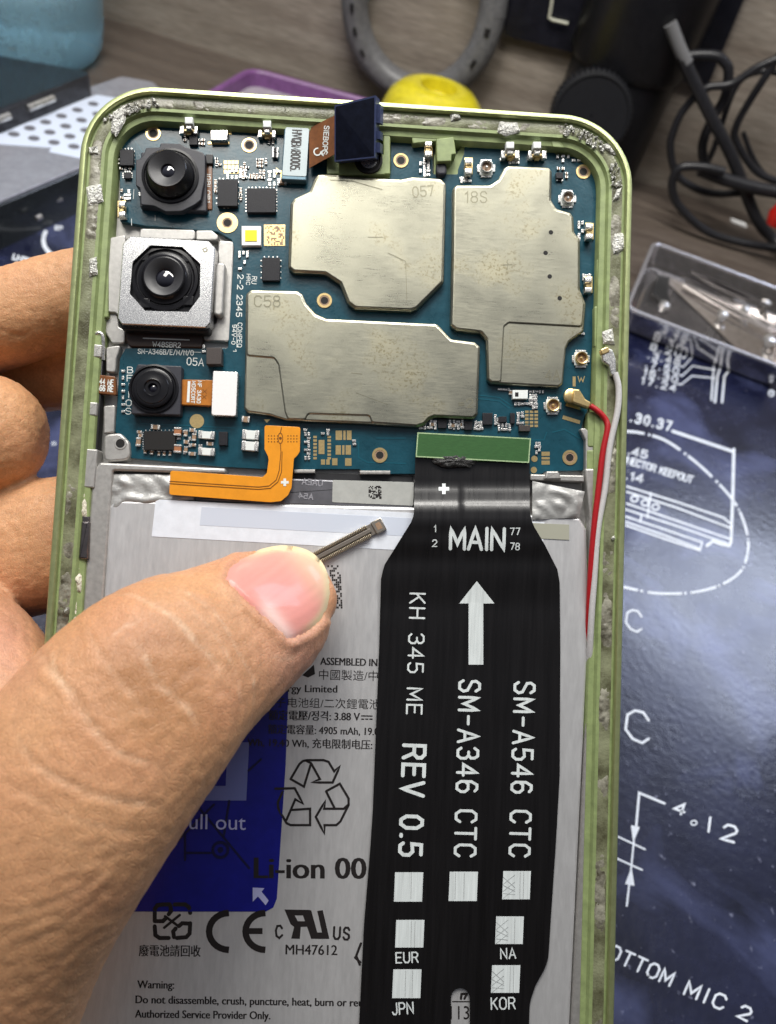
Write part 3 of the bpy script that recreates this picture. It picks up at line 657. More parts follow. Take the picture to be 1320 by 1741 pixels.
EB = [((-.5, -.5, -.26, .5, 0, 1), 1), ((.26, -.5, .5, .5, 0, 1), 1), ((-.27, -.46, .27, .46, 0, .92), 0)]
protos = {'c': proto('capacitor', [m_ceram, m_tin], EB), 'r': proto('resistor', [m_ic, m_tin], EB), 'i': proto('inductor', [m_copper, m_tin], EB), 's': proto('shunt_resistor', [m_white, m_tin], EB)}
used = set()
def comp(kind, x, y, w, h, ht=None):
    """w along the terminals' axis if w>=h, in traced size"""
    p = protos[kind]; o = p
    if kind in used: o = p.copy(); COL.objects.link(o); o.parent = pcb
    used.add(kind)
    c = P(x, y, ZB + .002); k = 1 / 120.; o.location = c
    if w >= h: o.rotation_euler = (0, 0, R(-1.5)); o.scale = (w * k, h * k, ht or max(.018, min(w, h) * k * .8))
    else: o.rotation_euler = (0, 0, R(88.5)); o.scale = (h * k, w * k, ht or max(.018, min(w, h) * k * .8))
    return o
# named larger passives
for a in (('i', 304, 735, 12, 14), ('i', 304, 764, 12, 14), ('s', 353, 741, 27, 13), ('s', 353, 769, 27, 13), ('c', 419, 714, 13, 10), ('s', 428, 741, 28, 16), ('s', 427, 760, 28, 16), ('c', 237, 752, 8, 15), ('c', 266, 727, 15, 8), ('c', 481, 311, 14, 9), ('r', 469, 258, 10, 9), ('r', 469, 267, 10, 9), ('c', 240, 741, 8, 5), ('c', 238, 735, 8, 5), ('c', 328, 732, 10, 6), ('c', 317, 737, 6, 11), ('c', 331, 744, 7, 12), ('c', 318, 752, 9, 6), ('c', 330, 757, 8, 5), ('c', 317, 765, 6, 11), ('c', 328, 772, 12, 6), ('c', 358, 755, 12, 6), ('c', 248, 768, 5, 7), ('c', 259, 769, 5, 8),
          ('c', 271, 771, 4, 8), ('c', 280, 771, 4, 8), ('c', 290, 771, 4, 8), ('r', 951, 307, 12, 5), ('c', 963, 296, 5, 4), ('c', 963, 302, 5, 4), ('c', 949, 288, 5, 5), ('c', 957, 288, 5, 5), ('c', 770, 724, 11, 6), ('c', 784, 722, 6, 5), ('c', 735, 722, 10, 6), ('s', 902, 676, 5, 9), ('c', 868, 668, 5, 8)): comp(*a)
# small passives: clusters (x0, y0, x1, y1, n)
SM = []
def cluster(x0, y0, x1, y1, nx, ny, drop=.15, w=5, h=4):
    for i in range(nx):
        for j in range(ny):
            if random.random() < drop: continue
            x = x0 + (x1 - x0) * (i + .5) / nx; y = y0 + (y1 - y0) * (j + .5) / ny
            SM.append((x + random.uniform(-.5, .5), y + random.uniform(-.5, .5), w, h) if random.random() < .5 else (x, y, h, w))
cluster(310, 229, 320, 242, 1, 3); cluster(339, 236, 349, 249, 2, 2); cluster(455, 234, 468, 247, 2, 2); cluster(366, 268, 378, 284, 2, 3); cluster(408, 277, 424, 289, 3, 2); cluster(412, 290, 421, 306, 2, 3); cluster(436, 270, 456, 286, 3, 3, .3); cluster(424, 296, 440, 306, 3, 2); cluster(440, 290, 452, 306, 2, 3, .4); cluster(364, 306, 370, 330, 1, 4, 0); cluster(406, 320, 414, 342, 1, 4, 0); cluster(378, 350, 398, 355, 3, 1, 0); cluster(203, 285, 226, 290, 3, 1, 0); cluster(205, 322, 222, 340, 3, 3, .3); cluster(490, 305, 500, 312, 2, 1, 0); cluster(404, 427, 424, 437, 3, 2, .2)
cluster(712, 268, 732, 300, 3, 5, .3); cluster(782, 300, 802, 310, 3, 2, .2); cluster(850, 268, 884, 278, 5, 2, .2); cluster(982, 375, 994, 410, 2, 5, .2); cluster(990, 466, 1006, 476, 3, 2, .1); cluster(205, 625, 214, 705, 1, 7, 0, 4, 5); cluster(846, 659, 868, 665, 4, 1, 0, 4, 3); cluster(900, 663, 926, 669, 5, 1, 0, 4, 3); cluster(874, 683, 915, 690, 7, 1, 0); cluster(900, 670, 914, 696, 3, 4, .2); cluster(730, 714, 744, 730, 2, 3, .1); cluster(762, 714, 790, 730, 4, 3, .3); cluster(806, 716, 822, 732, 3, 3, .1); cluster(840, 720, 870, 733, 5, 2, .1); cluster(840, 705, 850, 722, 2, 3, .2); cluster(878, 700, 892, 722, 2, 4, .1); cluster(910, 752, 920, 772, 2, 4, .2); cluster(517, 728, 528, 782, 2, 8, .25); cluster(600, 747, 605, 757, 1, 2, 0); cluster(545, 729, 562, 740, 2, 2, .2); cluster(343, 585, 350, 602, 1, 2, 0); cluster(480, 205, 486, 212, 1, 1, 0)
cluster(384, 286, 420, 304, 5, 3, .3); cluster(455, 288, 478, 316, 3, 4, .4); cluster(700, 716, 732, 731, 5, 2, .3); cluster(300, 728, 345, 775, 5, 4, .6); cluster(236, 268, 240, 350, 1, 6, .3); cluster(404, 440, 420, 462, 2, 2, .3); cluster(944, 262, 990, 276, 5, 2, .4); cluster(930, 560, 1000, 575, 4, 1, .3)
for q in SM[:60]: comp('c' if random.random() < .75 else 'r', *q)
mb = MB()
for x, y, w, h in SM[60:]:
    for s in (-1, 1):
        dx, dy = (s * w * .33, 0) if w >= h else (0, s * h * .33); ww, hh = (w * .3, h / 2) if w >= h else (w / 2, h * .3)
        pbox(mb, x + dx - ww, y + dy - hh, x + dx + ww, y + dy + hh, ZB, ZB + .025, .003, 0)
    pbox(mb, x - w * .2, y - h * .2, x + w * .2, y + h * .2, ZB, ZB + .022, 0, 1)
tag(mb.build('small_components', [m_tin, m_ceram], pcb), kind='stuff')
# sprung antenna contacts
def contact(x, y, s=1., rot=0):
    mb = MB()
    def bx(x0, y0, x1, y1, z0, z1, b=.008, mi=0):
        if rot: x0, y0, x1, y1 = y0, x0, y1, x1
        pbox(mb, x + x0 * s, y + y0 * s, x + x1 * s, y + y1 * s, ZB + z0, ZB + z1, b, mi)
    bx(-16, -4, 16, 12, 0, .02, .004, 0); bx(-15, -2, -8, 11, .02, .10, .012, 0); bx(8, -2, 15, 11, .02, .10, .012, 0)
    bx(-4, -8, 4, 13, .02, .07, .012, 1); bx(-8, 3, 8, 7, .02, .12, .012, 1); bx(-7, -18, 7, -6, .10, .21, .02, 2); bx(-5, -8, 5, 3, .04, .17, .015, 0)
    return mb.build('antenna_spring', [m_tin, m_gold, m_white], pcb)
for a in ((321, 216), (454, 222), (868, 258), (914, 258)): contact(*a)
for x, y in ((207, 355), (729, 252), (797, 282), (1003, 393), (1001, 484)):
    mb = MB(); pbox(mb, x - 7, y - 14, x + 7, y + 14, ZB, ZB + .03, .006, 1); pbox(mb, x - 6, y - 13, x + 6, y - 4, ZB + .03, ZB + .12, .02, 0); pbox(mb, x - 5, y - 5, x + 4, y + 6, ZB + .03, ZB + .08, .02, 1); pbox(mb, x - 6, y + 4, x + 6, y + 13, ZB + .03, ZB + .14, .02, 0)
    mb.build('ground_spring', [m_tin, m_gold], pcb)
# coax sockets
for x, y, mm in ((827, 286, m_tin), (965, 338, m_tin), (988, 610, m_gold), (940, 690, m_gold)):
    mb = MB(); k = 1 / 121.
    pbox(mb, x - 15, y - 6, x + 15, y + 6, ZB, ZB + .02, .004, 0); pbox(mb, x - 9, y - 15, x + 9, y + 15, ZB, ZB + .022, .004, 0); pbox(mb, x - 11, y - 11, x + 11, y + 11, ZB + .02, ZB + .035, .006, 2)
    c = P(x, y, ZB + .03); lathe(mb, c, [(11 * k, 0), (11 * k, .055), (10 * k, .062), (8.5 * k, .055), (8.2 * k, .012)], 28, 1); disc(mb, (c[0], c[1], c[2] + .012), 8.3 * k, 3)
    lathe(mb, (c[0], c[1], c[2] + .012), [(2.6 * k, 0), (2.6 * k, .03), (1.2 * k, .04)], 14, 1, cap1=True)
    mb.build('coax_socket', [m_tin, mm, m_white, m_ceram], pcb)
# board lettering
mb = MB(); mk = onz(ZB + .003)
text(mb, 'SM-A346B/E/M/N/O', (235, 601), (329, 604), 8, 1.3, mk); text(mb, '05A', (318, 620), (346, 622), 12, 1.6, mk); text(mb, 'BFIIOS', (209, 622), (207, 704), 0.1, .1, mk) if False else None
for i, c in enumerate('BFIIOS'): text(mb, c, (217 - i * .6, 634 + i * 14), (226 - i * .6, 634 + i * 14), 10, 1.3, mk) if c != 'I' else stroke(mb, [(221 - i * .6, 624 + i * 14), (221 - i * .6, 634 + i * 14)], 1.3, mk)
text(mb, '2-2 2345', (405, 467), (402, 538), 9, 1.5, mk); text(mb, 'HRC', (420, 466), (419, 484), 6, 1, mk); text(mb, 'RU', (429, 470), (428, 482), 8, 1.1, mk); text(mb, '94V-0', (396, 552), (394, 585), 6, 1.1, mk); text(mb, 'COMPEQ', (405, 549), (404, 590), 7, 1.1, mk); text(mb, '1', (397, 593), (397, 598), 5, 1, mk)
for l in ([(403, 590), (403, 552)], [(224, 383), (224, 372)], [(264, 375), (264, 366)], [(312, 598), (342, 599)], [(228, 322), (227, 338)]): stroke(mb, l, .9, mk)
mb.build('board_lettering', m_white, pcb)
mb = MB(); text(mb, 'W', (983, 649), (994, 649), 9, 1.6, mk); mb.build('gold_lettering', m_gold, pcb)
mb = MB()
for pts in ([(600, 748), (610, 752), (610, 778), (625, 786), (690, 788)], [(230, 240), (250, 270), (250, 320)], [(800, 670), (850, 676), (870, 690)], [(800, 676), (850, 682), (866, 694)], [(930, 735), (925, 748), (900, 748)], [(940, 735), (960, 730), (985, 745)], [(230, 690), (240, 720), (330, 724), (400, 728)], [(640, 745), (690, 745)]):
    stroke(mb, pts, 2.2, onz(ZB + .002))
mb.build('copper_trace_lines', M('trace_under_mask', (.004, .075, .11), .3, 0, coat=.2), pcb)
# rubber foam under the cutouts
mb = MB(); pprism(mb, [(452, 799), (702, 809), (702, 822), (452, 812)], -.6, -.30, .01); mb.build('foam_strip', m_dark, phone)
mb = MB(); pbox(mb, 742, 276, 760, 297, -.36, -.16, .03, 0, .06); mb.build('light_sensor', m_camgrey, phone)

# ---------------- cameras
K = 1 / 121.
wc = child_empty('wide_camera', phone)
mb = MB()
pprism(mb, [(240, 258), (350, 262), (352, 360), (238, 352)], -.36, -.16, .02, 0, .03)
pprism(mb, [(273, 243), (306, 244), (317, 250), (345, 259), (349, 265), (349, 300), (345, 322), (342, 340), (332, 348), (310, 359), (282, 360), (262, 350), (240, 348), (238, 320), (231, 315), (231, 272), (238, 270), (246, 260), (248, 251), (272, 250)], -.2, -.09, .012, 0, .02)
mb.build('housing', m_camgrey, wc)
mb = MB(); c = P(290, 299, -.09)
lathe(mb, c, [(48 * K, 0), (48 * K, .02), (44 * K, .025), (43 * K, .0), (41 * K, .0), (40 * K, .06), (36 * K, .10), (33 * K, .20), (31 * K, .215), (29 * K, .213)], 56, 0)
lathe(mb, c, [(29 * K, .213), (12 * K, .15), (11.5 * K, .13)], 48, 1); mb.build('lens_barrel', [m_lens, m_lensgrey], wc)
mb = MB(); lathe(mb, (c[0], c[1], c[2] + .125), [(11.6 * K, 0), (9 * K, .012), (5 * K, .022), (.5 * K, .026)], 32, 0, cap1=True); mb.build('lens', m_glass, wc)
mb = MB(); pbox(mb, 347, 272, 361, 356, -.36, -.235, .01, 0, .01); text(mb, 'IQBLOP1', (352, 296), (351, 344), 6, 1, onz(-.233), 1); pbox(mb, 350, 262, 362, 278, -.36, -.19, .01, 2); mb.build('ribbon', [m_brownflex, m_white, m_dark], wc)
mc = child_empty('main_camera', phone)
mb = MB(); pprism(mb, [(214, 404), (350, 412), (364, 424), (356, 566), (206, 560), (204, 545)], -.36, -.08, .02, 0, .05); mb.build('actuator_body', m_dark, mc)
outer = [(221, 401), (355, 409), (366, 420), (358, 549), (350, 557), (207, 551), (200, 541), (209, 414)]
octo = [(255, 415), (311, 418), (343, 448), (342, 505), (322, 532), (246, 530), (219, 500), (224, 444)]
mb = MB(); zt = .02
o_ = rnd(ccw(pp(outer, zt)), .05, 4); i_ = ccw(pp(octo, zt)); i2 = ccw(pp([(x + (281 - x) * .03, y + (474 - y) * .03) for x, y in octo], zt))
def ringface(mb, A, B, za, zb, mi=0):
    """bridge two loops of different counts by angle about their centre"""
    c = np.mean(np.array(B), 0); an = lambda p: math.atan2(p[1] - c[1], p[0] - c[0])
    A = sorted(A, key=an); B = sorted(B, key=an)
    o = len(mb.v); mb.v += [(x, y, za) for x, y in A] + [(x, y, zb) for x, y in B]; nA, nB = len(A), len(B); i = j = 0
    while i < nA or j < nB:
        ta = an(A[i]) if i < nA else 99; tb = an(B[j]) if j < nB else 99
        if ta <= tb: mb.f.append((o + (i - 1) % nA, o + i % nA, o + nA + (j - 1) % nB)); i += 1
        else: mb.f.append((o + (i - 1) % nA, o + nA + j % nB, o + nA + (j - 1) % nB)); j += 1
        mb.m.append(mi)
oin = inset(o_, .012)
ringface(mb, oin, i2, zt, zt)
k = len(o_); vs = [(x, y, z) for q, z in ((o_, -.22), (o_, zt - .012), (oin, zt)) for x, y in q]
mb.add(vs, [(j * k + i, j * k + (i + 1) % k, (j + 1) * k + (i + 1) % k, (j + 1) * k + i) for j in range(2) for i in range(k)])
k = len(i2); vs = [(x, y, z) for q, z in ((i2, zt), (i_, zt - .10)) for x, y in q]
mb.add(vs, [(i, (i + 1) % k, k + (i + 1) % k, k + i) for i in range(k)], 0)
annulus(mb, P(349, 425, zt + .002), .018, .035, 1, 16)
mb.build('steel_cover', [m_camsteel, m_engrave], mc)
mb = MB(); c = P(282, 475, -.07)
pprism(mb, octo, -.2, -.06, 0, 0)
lathe(mb, c, [(56 * K, .01), (55 * K, .05), (50 * K, .055), (47 * K, .03), (45 * K, .03), (44 * K, .055), (40 * K, .06), (36 * K, .085), (34 * K, .115), (32 * K, .12)], 56, 0)
lathe(mb, c, [(32 * K, .12), (30 * K, .115), (17 * K, .06), (15 * K, .04)], 48, 1)
for dx, dy in ((-38, -40), (36, -38), (38, 36), (-36, 40)): pbox(mb, 282 + dx - 9, 475 + dy - 8, 282 + dx + 9, 475 + dy + 8, -.06, -.02, .01, 0)
mb.build('lens_barrel', [m_lens, m_lensgrey], mc)
mb = MB(); lathe(mb, (c[0], c[1], c[2] + .035), [(15.2 * K, 0), (12 * K, .016), (6 * K, .03), (.5 * K, .034)], 32, 0, cap1=True); mb.build('lens', m_glass, mc)
mb = MB(); pprism(mb, [(214, 556), (346, 560), (344, 592), (222, 590), (214, 580)], -.36, -.24, .02, 0, .03); stroke(mb, [(244, 575), (322, 578)], 2, onz(-.237), 1); text(mb, 'W48SBR2', (260, 589), (307, 591), 8, 1.3, onz(-.237), 1); mb.build('ribbon', [M('dark_brown_film', (.035, .016, .010), .35), m_white], mc)
dc = child_empty('macro_camera', phone)
mb = MB(); pprism(mb, [(234, 619), (309, 622), (307, 706), (223, 704), (226, 640)], -.26, -.10, .015, 0, .025); mb.build('housing', m_camgrey, dc)
mb = MB(); c = P(262, 661, -.10)
lathe(mb, c, [(41 * K, 0), (41 * K, .025), (38 * K, .03), (36 * K, .01), (34 * K, .01), (33 * K, .06), (30 * K, .075), (27 * K, .075), (26 * K, .085), (16 * K, .085), (14 * K, .09), (12 * K, .07), (8 * K, .07), (7 * K, .03)], 48, 0); mb.build('lens_barrel', m_lens, dc)
mb = MB(); lathe(mb, (c[0], c[1], c[2] + .03), [(7.2 * K, 0), (4 * K, .012), (.4 * K, .016)], 24, 0, cap1=True); mb.build('lens', m_glass, dc)
mb = MB(); pprism(mb, [(310, 645), (362, 646), (362, 690), (308, 688)], -.25, -.17, .01); mb.build('ribbon', M('amber_brown_film', (.42, .15, .02), .3, 0, 8, .2, coat=.3), dc)
mb = MB(); mk = onz(-.168); stroke(mb, [(322, 648), (320, 684)], 4.5, mk, 0, False); text(mb, 'MD5CORT', (327, 648), (325, 685), 6, 1.2, mk); text(mb, 'NF 3A30', (337, 648), (335, 685), 6, 1.2, mk); mb.build('lettering', m_white, dc)
mb = MB(); text(mb, 'XX', (345, 662), (344, 678), 7, 1, mk); mb.build('film_trace', m_orline, dc)
e = child_empty('connector', phone); mb = MB(); pprism(mb, [(362, 630), (405, 632), (402, 708), (359, 706)], -.24, -.105, .015, 0, .03); mb.build('stiffener', m_tin, e)
mb = MB(); pprism(mb, [(363, 631), (404, 633), (401, 707), (360, 705)], -.105, -.10, .002, 0, .035); mb.build('white_sticker', m_paper, e)

# front camera folded out of its seat
fc = child_empty('front_camera', phone)
mb = MB(); pprism(mb, [(484, 216), (526, 218), (521, 307), (478, 305)], -.25, -.135, .015, 0, .02); mb.build('stiffener', M('steel_blue_plate', (.12, .2, .25), .35, .4), fc)
mb = MB(); pprism(mb, [(486, 216), (526, 218), (521, 300), (480, 298)], -.135, -.128, .002, 0, .03); mb.build('label_sticker', m_label, fc)
mb = MB(); text(mb, 'HVQBM80005.', (498, 221), (494, 290), 15, 2.2, onz(-.1265)); mb.build('lettering', m_ink, fc)
bp_ = [P(526, 218, -.14), P(526, 286, -.14), P(545, 275, -.08), P(545, 208, -.08), P(570, 262, .10), P(570, 196, .10)]
mb = MB(); mb.add(bp_, [(0, 1, 2, 3), (3, 2, 4, 5)]); mb.add([(x, y, z - .012) for x, y, z in bp_], [(3, 2, 1, 0), (5, 4, 2, 3)]); mb.build('ribbon', m_brownflex, fc)
def fr(x, y, dz=0.):
    t = (x - 526) / 44; z = -.14 + (.06 * t / .43 if t < .43 else .06 + .18 * (t - .43) / .57); return P(x, y, z + .004 + dz)
mb = MB(); text(mb, 'SJ08EIS', (546, 262), (546, 214), 0.1, .1, fr) if False else None
text(mb, 'SIEBOPS', (552, 214), (548, 262), 8, 1.5, fr); stroke(mb, [(540 + 6 * math.cos(a), 258 + 6 * math.sin(a)) for a in [i * .6 for i in range(9)]], 2.2, fr); stroke(mb, [(552 + 5 * math.cos(a), 260 + 5 * math.sin(a)) for a in [2 + i * .6 for i in range(8)]], 2, fr); mb.build('lettering', m_white, fc)
A = [np.array(P(569, 179, .42)), np.array(P(639, 162, .42)), np.array(P(638, 268, .12)), np.array(P(569, 275, .12))]
nrm = np.cross(A[3] - A[0], A[1] - A[0]); nrm /= np.linalg.norm(nrm)
if nrm[2] < 0: nrm = -nrm
side = np.array([.35, .02, -.9]); bk = -nrm * .30 + np.array([.10, .0, -.02])
mb = MB(); B_ = [a + bk for a in A]
Ai = [a + (sum(A) / 4 - a) * .06 for a in A]
mb.add([tuple(q) for q in A + B_ + Ai], [(0, 4, 5, 1), (1, 5, 6, 2), (2, 6, 7, 3), (3, 7, 4, 0), (4, 7, 6, 5), (0, 1, 9, 8), (1, 2, 10, 9), (2, 3, 11, 10), (3, 0, 8, 11)])
m2 = (A[1] + A[2]) / 2 + bk * .5; 
for t0, t1 in ((.12, .42), (.55, .68), (.74, .90)):
    a0, a1 = A[1] + (A[2] - A[1]) * t0, A[1] + (A[2] - A[1]) * t1; off = np.array([.055, 0, .0])
    q = [a0 + bk * .25, a0 + bk * .95, a1 + bk * .95, a1 + bk * .25]; mb.add([tuple(p) for p in q] + [tuple(p + off) for p in q], [(4, 5, 6, 7)[::-1], (0, 1, 5, 4), (1, 2, 6, 5), (2, 3, 7, 6), (3, 0, 4, 7)])
mb.build('housing', m_blueside, fc, smooth=False)
mb = MB(); mb.add([tuple(q + nrm * .002) for q in Ai], [(0, 3, 2, 1)]); mb.build('backing_glass', m_blueblack, fc, smooth=False)
mb = MB(); c = P(627, 272, -.12); lathe(mb, c, [(.20, -.03), (.20, .015), (.17, .02), (.15, .0), (.12, .0)], 32, 0); lathe(mb, c, [(.12, .0), (.01, .01)], 32, 1, cap1=True); mb.build('camera_seat_ring', [m_hole, m_tin], phone)

# amber ribbon with its white cross
rc = child_empty('amber_ribbon', phone)
am = [(450, 723), (511, 726), (510, 768), (506, 774), (500, 780), (496, 829), (490, 842), (478, 852), (460, 854), (288, 841), (290, 800), (447, 811), (454, 804), (457, 782), (456, 776), (450, 764)]
zr = -.095
mb = MB(); pprism(mb, am, zr - .012, zr, .0025, 0, .035); mb.build('film', m_orange, rc)
mb = MB(); mk = onz(zr + .002)
stroke(mb, [(479, 727), (477, 736)], 1.3, mk); stroke(mb, [(477 + 4 * math.cos(a), 745 + 9 * math.sin(a)) for a in [i * .524 for i in range(12)]], 1.2, mk, closed=True); disc(mb, P(477, 745, zr + .003), .02, 0)
stroke(mb, [(477, 754), (478, 768), (475, 800), (470, 816), (458, 826), (440, 828), (288, 818)], 1.2, mk); stroke(mb, [(480, 768), (479, 802), (473, 819), (460, 830), (440, 832), (288, 822)], 1.2, mk)
for x0 in (457, 490):
    for i in range(4):
        for j in range(3): disc(mb, P(x0 + i * 5, 741 + j * 5, zr + .003), .009, 0, 8)
mb.build('trace_lines', m_orline, rc)
mb = MB(); stroke(mb, [(478, 820), (491, 820)], 4.5, onz(zr + .003), 0, False); stroke(mb, [(484.5, 813.5), (484.5, 826.5)], 4.5, onz(zr + .004), 0, False); mb.build('cross_mark', m_white, rc)
mb = MB(); pprism(mb, [(452, 726), (508, 728), (506, 764), (454, 762)], ZB, zr - .02, .005); mb.build('plug', m_dark, rc)

# antenna cables
wh = child_empty('white_antenna_cable', phone)
mb = MB(); px_tube(mb, [(1046, 634, -.02), (1052, 660, -.01), (1050, 700, -.01), (1037, 760, -.03), (1029, 830, -.05), (1017, 900, -.06), (1011, 980, -.07), (1006, 1050, -.09), (1003, 1110, -.16), (1000, 1160, -.3)], .044, 0, 12); mb.build('sleeve', m_grey, wh)
mb = MB(); pprism(mb, [(1023, 596), (1032, 590), (1042, 594), (1048, 610), (1049, 636), (1040, 640), (1036, 622), (1026, 614)], -.07, .01, .02, 0, .03); pprism(mb, [(1021, 594), (1034, 588), (1038, 598), (1024, 604)], -.05, .025, .015, 1, .03); mb.build('plug', [m_tin, m_gold], wh)
rd = child_empty('red_antenna_cable', phone)
mb = MB(); px_tube(mb, [(1004, 690, -.10), (1018, 700, -.08), (1030, 714, -.07), (1033, 730, -.05), (1025, 770, -.05), (1018, 830, -.05), (1010, 900, -.06), (1004, 980, -.09), (1001, 1050, -.15), (999, 1100, -.24), (997, 1150, -.4)], .042, 0, 12); mb.build('sleeve', m_red, rd)
mb = MB(); c = P(972, 673, -.12); lathe(mb, (c[0], c[1], c[2] - .06), [(.105, 0), (.105, .065), (.09, .075)], 28, 0, cap1=True)
pprism(mb, [(976, 660), (986, 662), (996, 678), (1006, 684), (1003, 694), (990, 690), (974, 684)], -.18, -.07, .02, 0, .03); mb.build('plug', m_gold, rd)

# ---------------- battery
bt = child_empty('battery', phone); ZT = -.165
mb = MB(); pprism(mb, [(194, 850), (700, 862), (986, 880), (998, 900), (1001, 1000), (1000, 1100), (969, 1750), (960, 2050), (100, 2050), (126, 1750), (178, 990), (186, 862)], -.62, ZT, .04, 0, .06, steps=4); mb.build('cell', m_batt, bt)
def wrinkled(name, px, z, h, sc, m, parent, nu=30, nv=12, seed=0, round_=.0):
    """quad patch (tl, tr, br, bl) with wrinkles"""
    tl, tr, br, bl = [np.array(q, float) for q in px]; mb = MB()
    def f(u, v):
        q = (tl * (1 - u) + tr * u) * (1 - v) + (bl * (1 - u) + br * u) * v
        a = P(q[0], q[1], z); e = min(1, 8 * min(u, 1 - u, v, 1 - v))
        return (a[0], a[1], z + h * (.3 + abs(nz(a[0] * sc + a[1] * sc * .6, a[1] * sc * 1.6 - a[0] * .5, seed)) * 1.4) * (.4 + .6 * e))
    grid(mb, f, nu, nv, 0, True); return mb.build(name, m, parent, ang=70)
wrinkled('foil_flap', [(190, 806), (330, 808), (330, 850), (186, 868)], -.22, .09, 3.2, m_foil, bt, seed=2)
wrinkled('foil_tab', [(905, 818), (994, 836), (984, 880), (905, 884)], -.17, .07, 3, m_foil, bt, seed=5)
mb = MB(); pprism(mb, [(330, 808), (706, 820), (704, 868), (330, 852)], -.4, -.19, .03, 0, .02); mb.build('protection_board', M('grey_wrapped_board', (.13, .13, .145), .3, .3, 3, .25, 6, .1), bt)
mb = MB(); pprism(mb, [(566, 816), (704, 820), (703, 860), (565, 854)], -.19, -.184, .002, 0, .02)
mb.build('grey_label', M('grey_label_film', (.40, .41, .39), .4, 0, 8, .08), bt)
mb = MB(); mk = onz(-.181)
for i in range(11):
    for j in range(11):
        if random.random() < .48: x, y = 627 + i * 2, 826 + j * 2; fillpoly(mb, [(x, y + 2), (x + 2, y + 2), (x + 2, y), (x, y)], mk)
mb.build('matrix_print', m_ink, bt)
mb = MB(); mk = onz(-.187); text(mb, 'OAEA', (548, 826), (514, 823), -9, 2, mk); text(mb, 'A54', (532, 849), (508, 846), -8, 2, mk); mb.build('faint_lettering', M('faint_grey', (.27, .27, .30), .35), bt)
def strip(name, pts, z, m):
    mb = MB(); pprism(mb, pts, z - .003, z, .001); return mb.build(name, m, bt)
strip('tape', [(265, 849), (700, 868), (926, 886), (924, 920), (670, 936), (258, 912)] if False else [(265, 849), (700, 872), (926, 888), (922, 946), (670, 935), (258, 912)], ZT + .005, m_tape)
strip('tape_overlay', [(343, 862), (700, 881), (700, 912), (340, 893)], ZT + .0075, M('blue_grey_film', (.58, .63, .73), .3, 0, coat=.2))
strip('end_tape', [(905, 889), (968, 892), (968, 918), (905, 915)], ZT + .0105, M('khaki_film', (.42, .42, .34), .35, .2))
mb = MB(); ZP = ZT + .002; mk = onz(ZP)
for i in range(7):
    for j in range(19):
        if random.random() < .42: x, y = 557 + i * 3.2 + j * .2, 961 + j * 3.9; fillpoly(mb, [(x, y + 3.4), (x + 2.8, y + 3.4), (x + 2.8, y), (x, y)], mk)
mb.build('matrix_print', m_ink, bt)
# blue pull tab
tb = child_empty('pull_tab', bt)
def bl(name, m, fn, z): 
    mb = MB(); fn(mb, z); o = mb.build(name, m, bt); return o
mb = MB(); pprism(mb, [(300, 1150), (491, 1160), (486, 1300), (471, 1528), (465, 1543), (452, 1550), (214, 1550), (204, 1546), (202, 1536), (215, 1500)], ZT, ZT + .006, .002, 0, .02); mb.build('blue_film', m_blue, bt)
bpy.data.objects.remove(tb)
zb = ZT + .008
bl('pale_panel', m_bluewash, lambda mb, z: fillpoly(mb, [(270, 1361), (419, 1361), (424, 1262), (270, 1262)], onz(z)), zb)
bl('blue_square_print', m_blue, lambda mb, z: fillpoly(mb, [(300, 1336), (384, 1336), (386, 1290), (300, 1290)], onz(z)), zb + .002)
bl('pull_lettering', m_lav, lambda mb, z: (ftext(mb, 'Pull out', (303, 1409), (418, 1411), 26, onz(z)), fillpoly(mb, [(430, 1509), (450, 1510), (445, 1516), (457, 1531), (452, 1539), (439, 1524), (430, 1533)][::-1], onz(z))), zb + .002)
def weee(mb, z):
    mp = onz(z)
    for l in ([(261, 1471), (330, 1402), (364, 1368)], [(340, 1375), (424, 1476)], [(315, 1416), (315, 1462)], [(317, 1450), (358, 1450)], [(390, 1362), (381, 1420)], [(423, 1310), (444, 1291)]): stroke(mb, l, 4, mp)
    stroke(mb, [(375 + 13 * math.cos(a), 1445 + 13 * math.sin(a)) for a in [i * .393 for i in range(16)]], 5, mp, closed=True); disc(mb, P(375, 1445, z), .04, 0)
bl('bin_symbol', m_ghost, weee, zb)
# inked battery print
def J(t, a, b, cap, bold=0.): return lambda mb, mp: ftext(mb, t, a, b, cap, mp, 0, bold)
Z2 = lambda x, y, s=2.87, ox=200, oy=1260: (ox + x / s, oy + y / s)
def recycle(mb, mp):
    for l in ([(845, 185), (888, 112), (905, 97), (925, 93), (1005, 93), (1030, 101), (1058, 148), (1087, 120), (1050, 202), (948, 202), (988, 186), (945, 108), (920, 95)], [(945, 108), (910, 222), (845, 185)], [(1018, 245), (1085, 208), (1128, 280), (1128, 312), (1088, 392), (1068, 410), (1010, 410), (1010, 452), (968, 370), (1015, 290), (1008, 330), (1105, 330), (1125, 312)], [(1060, 328), (1018, 245)],
              [(770, 232), (865, 230), (905, 305), (868, 284), (825, 384)], [(808, 245), (783, 298), (785, 330), (825, 400), (845, 410), (940, 410), (940, 330), (850, 336)]):
        stroke(mb, [Z2(*q) for q in l], 4.0, mp)
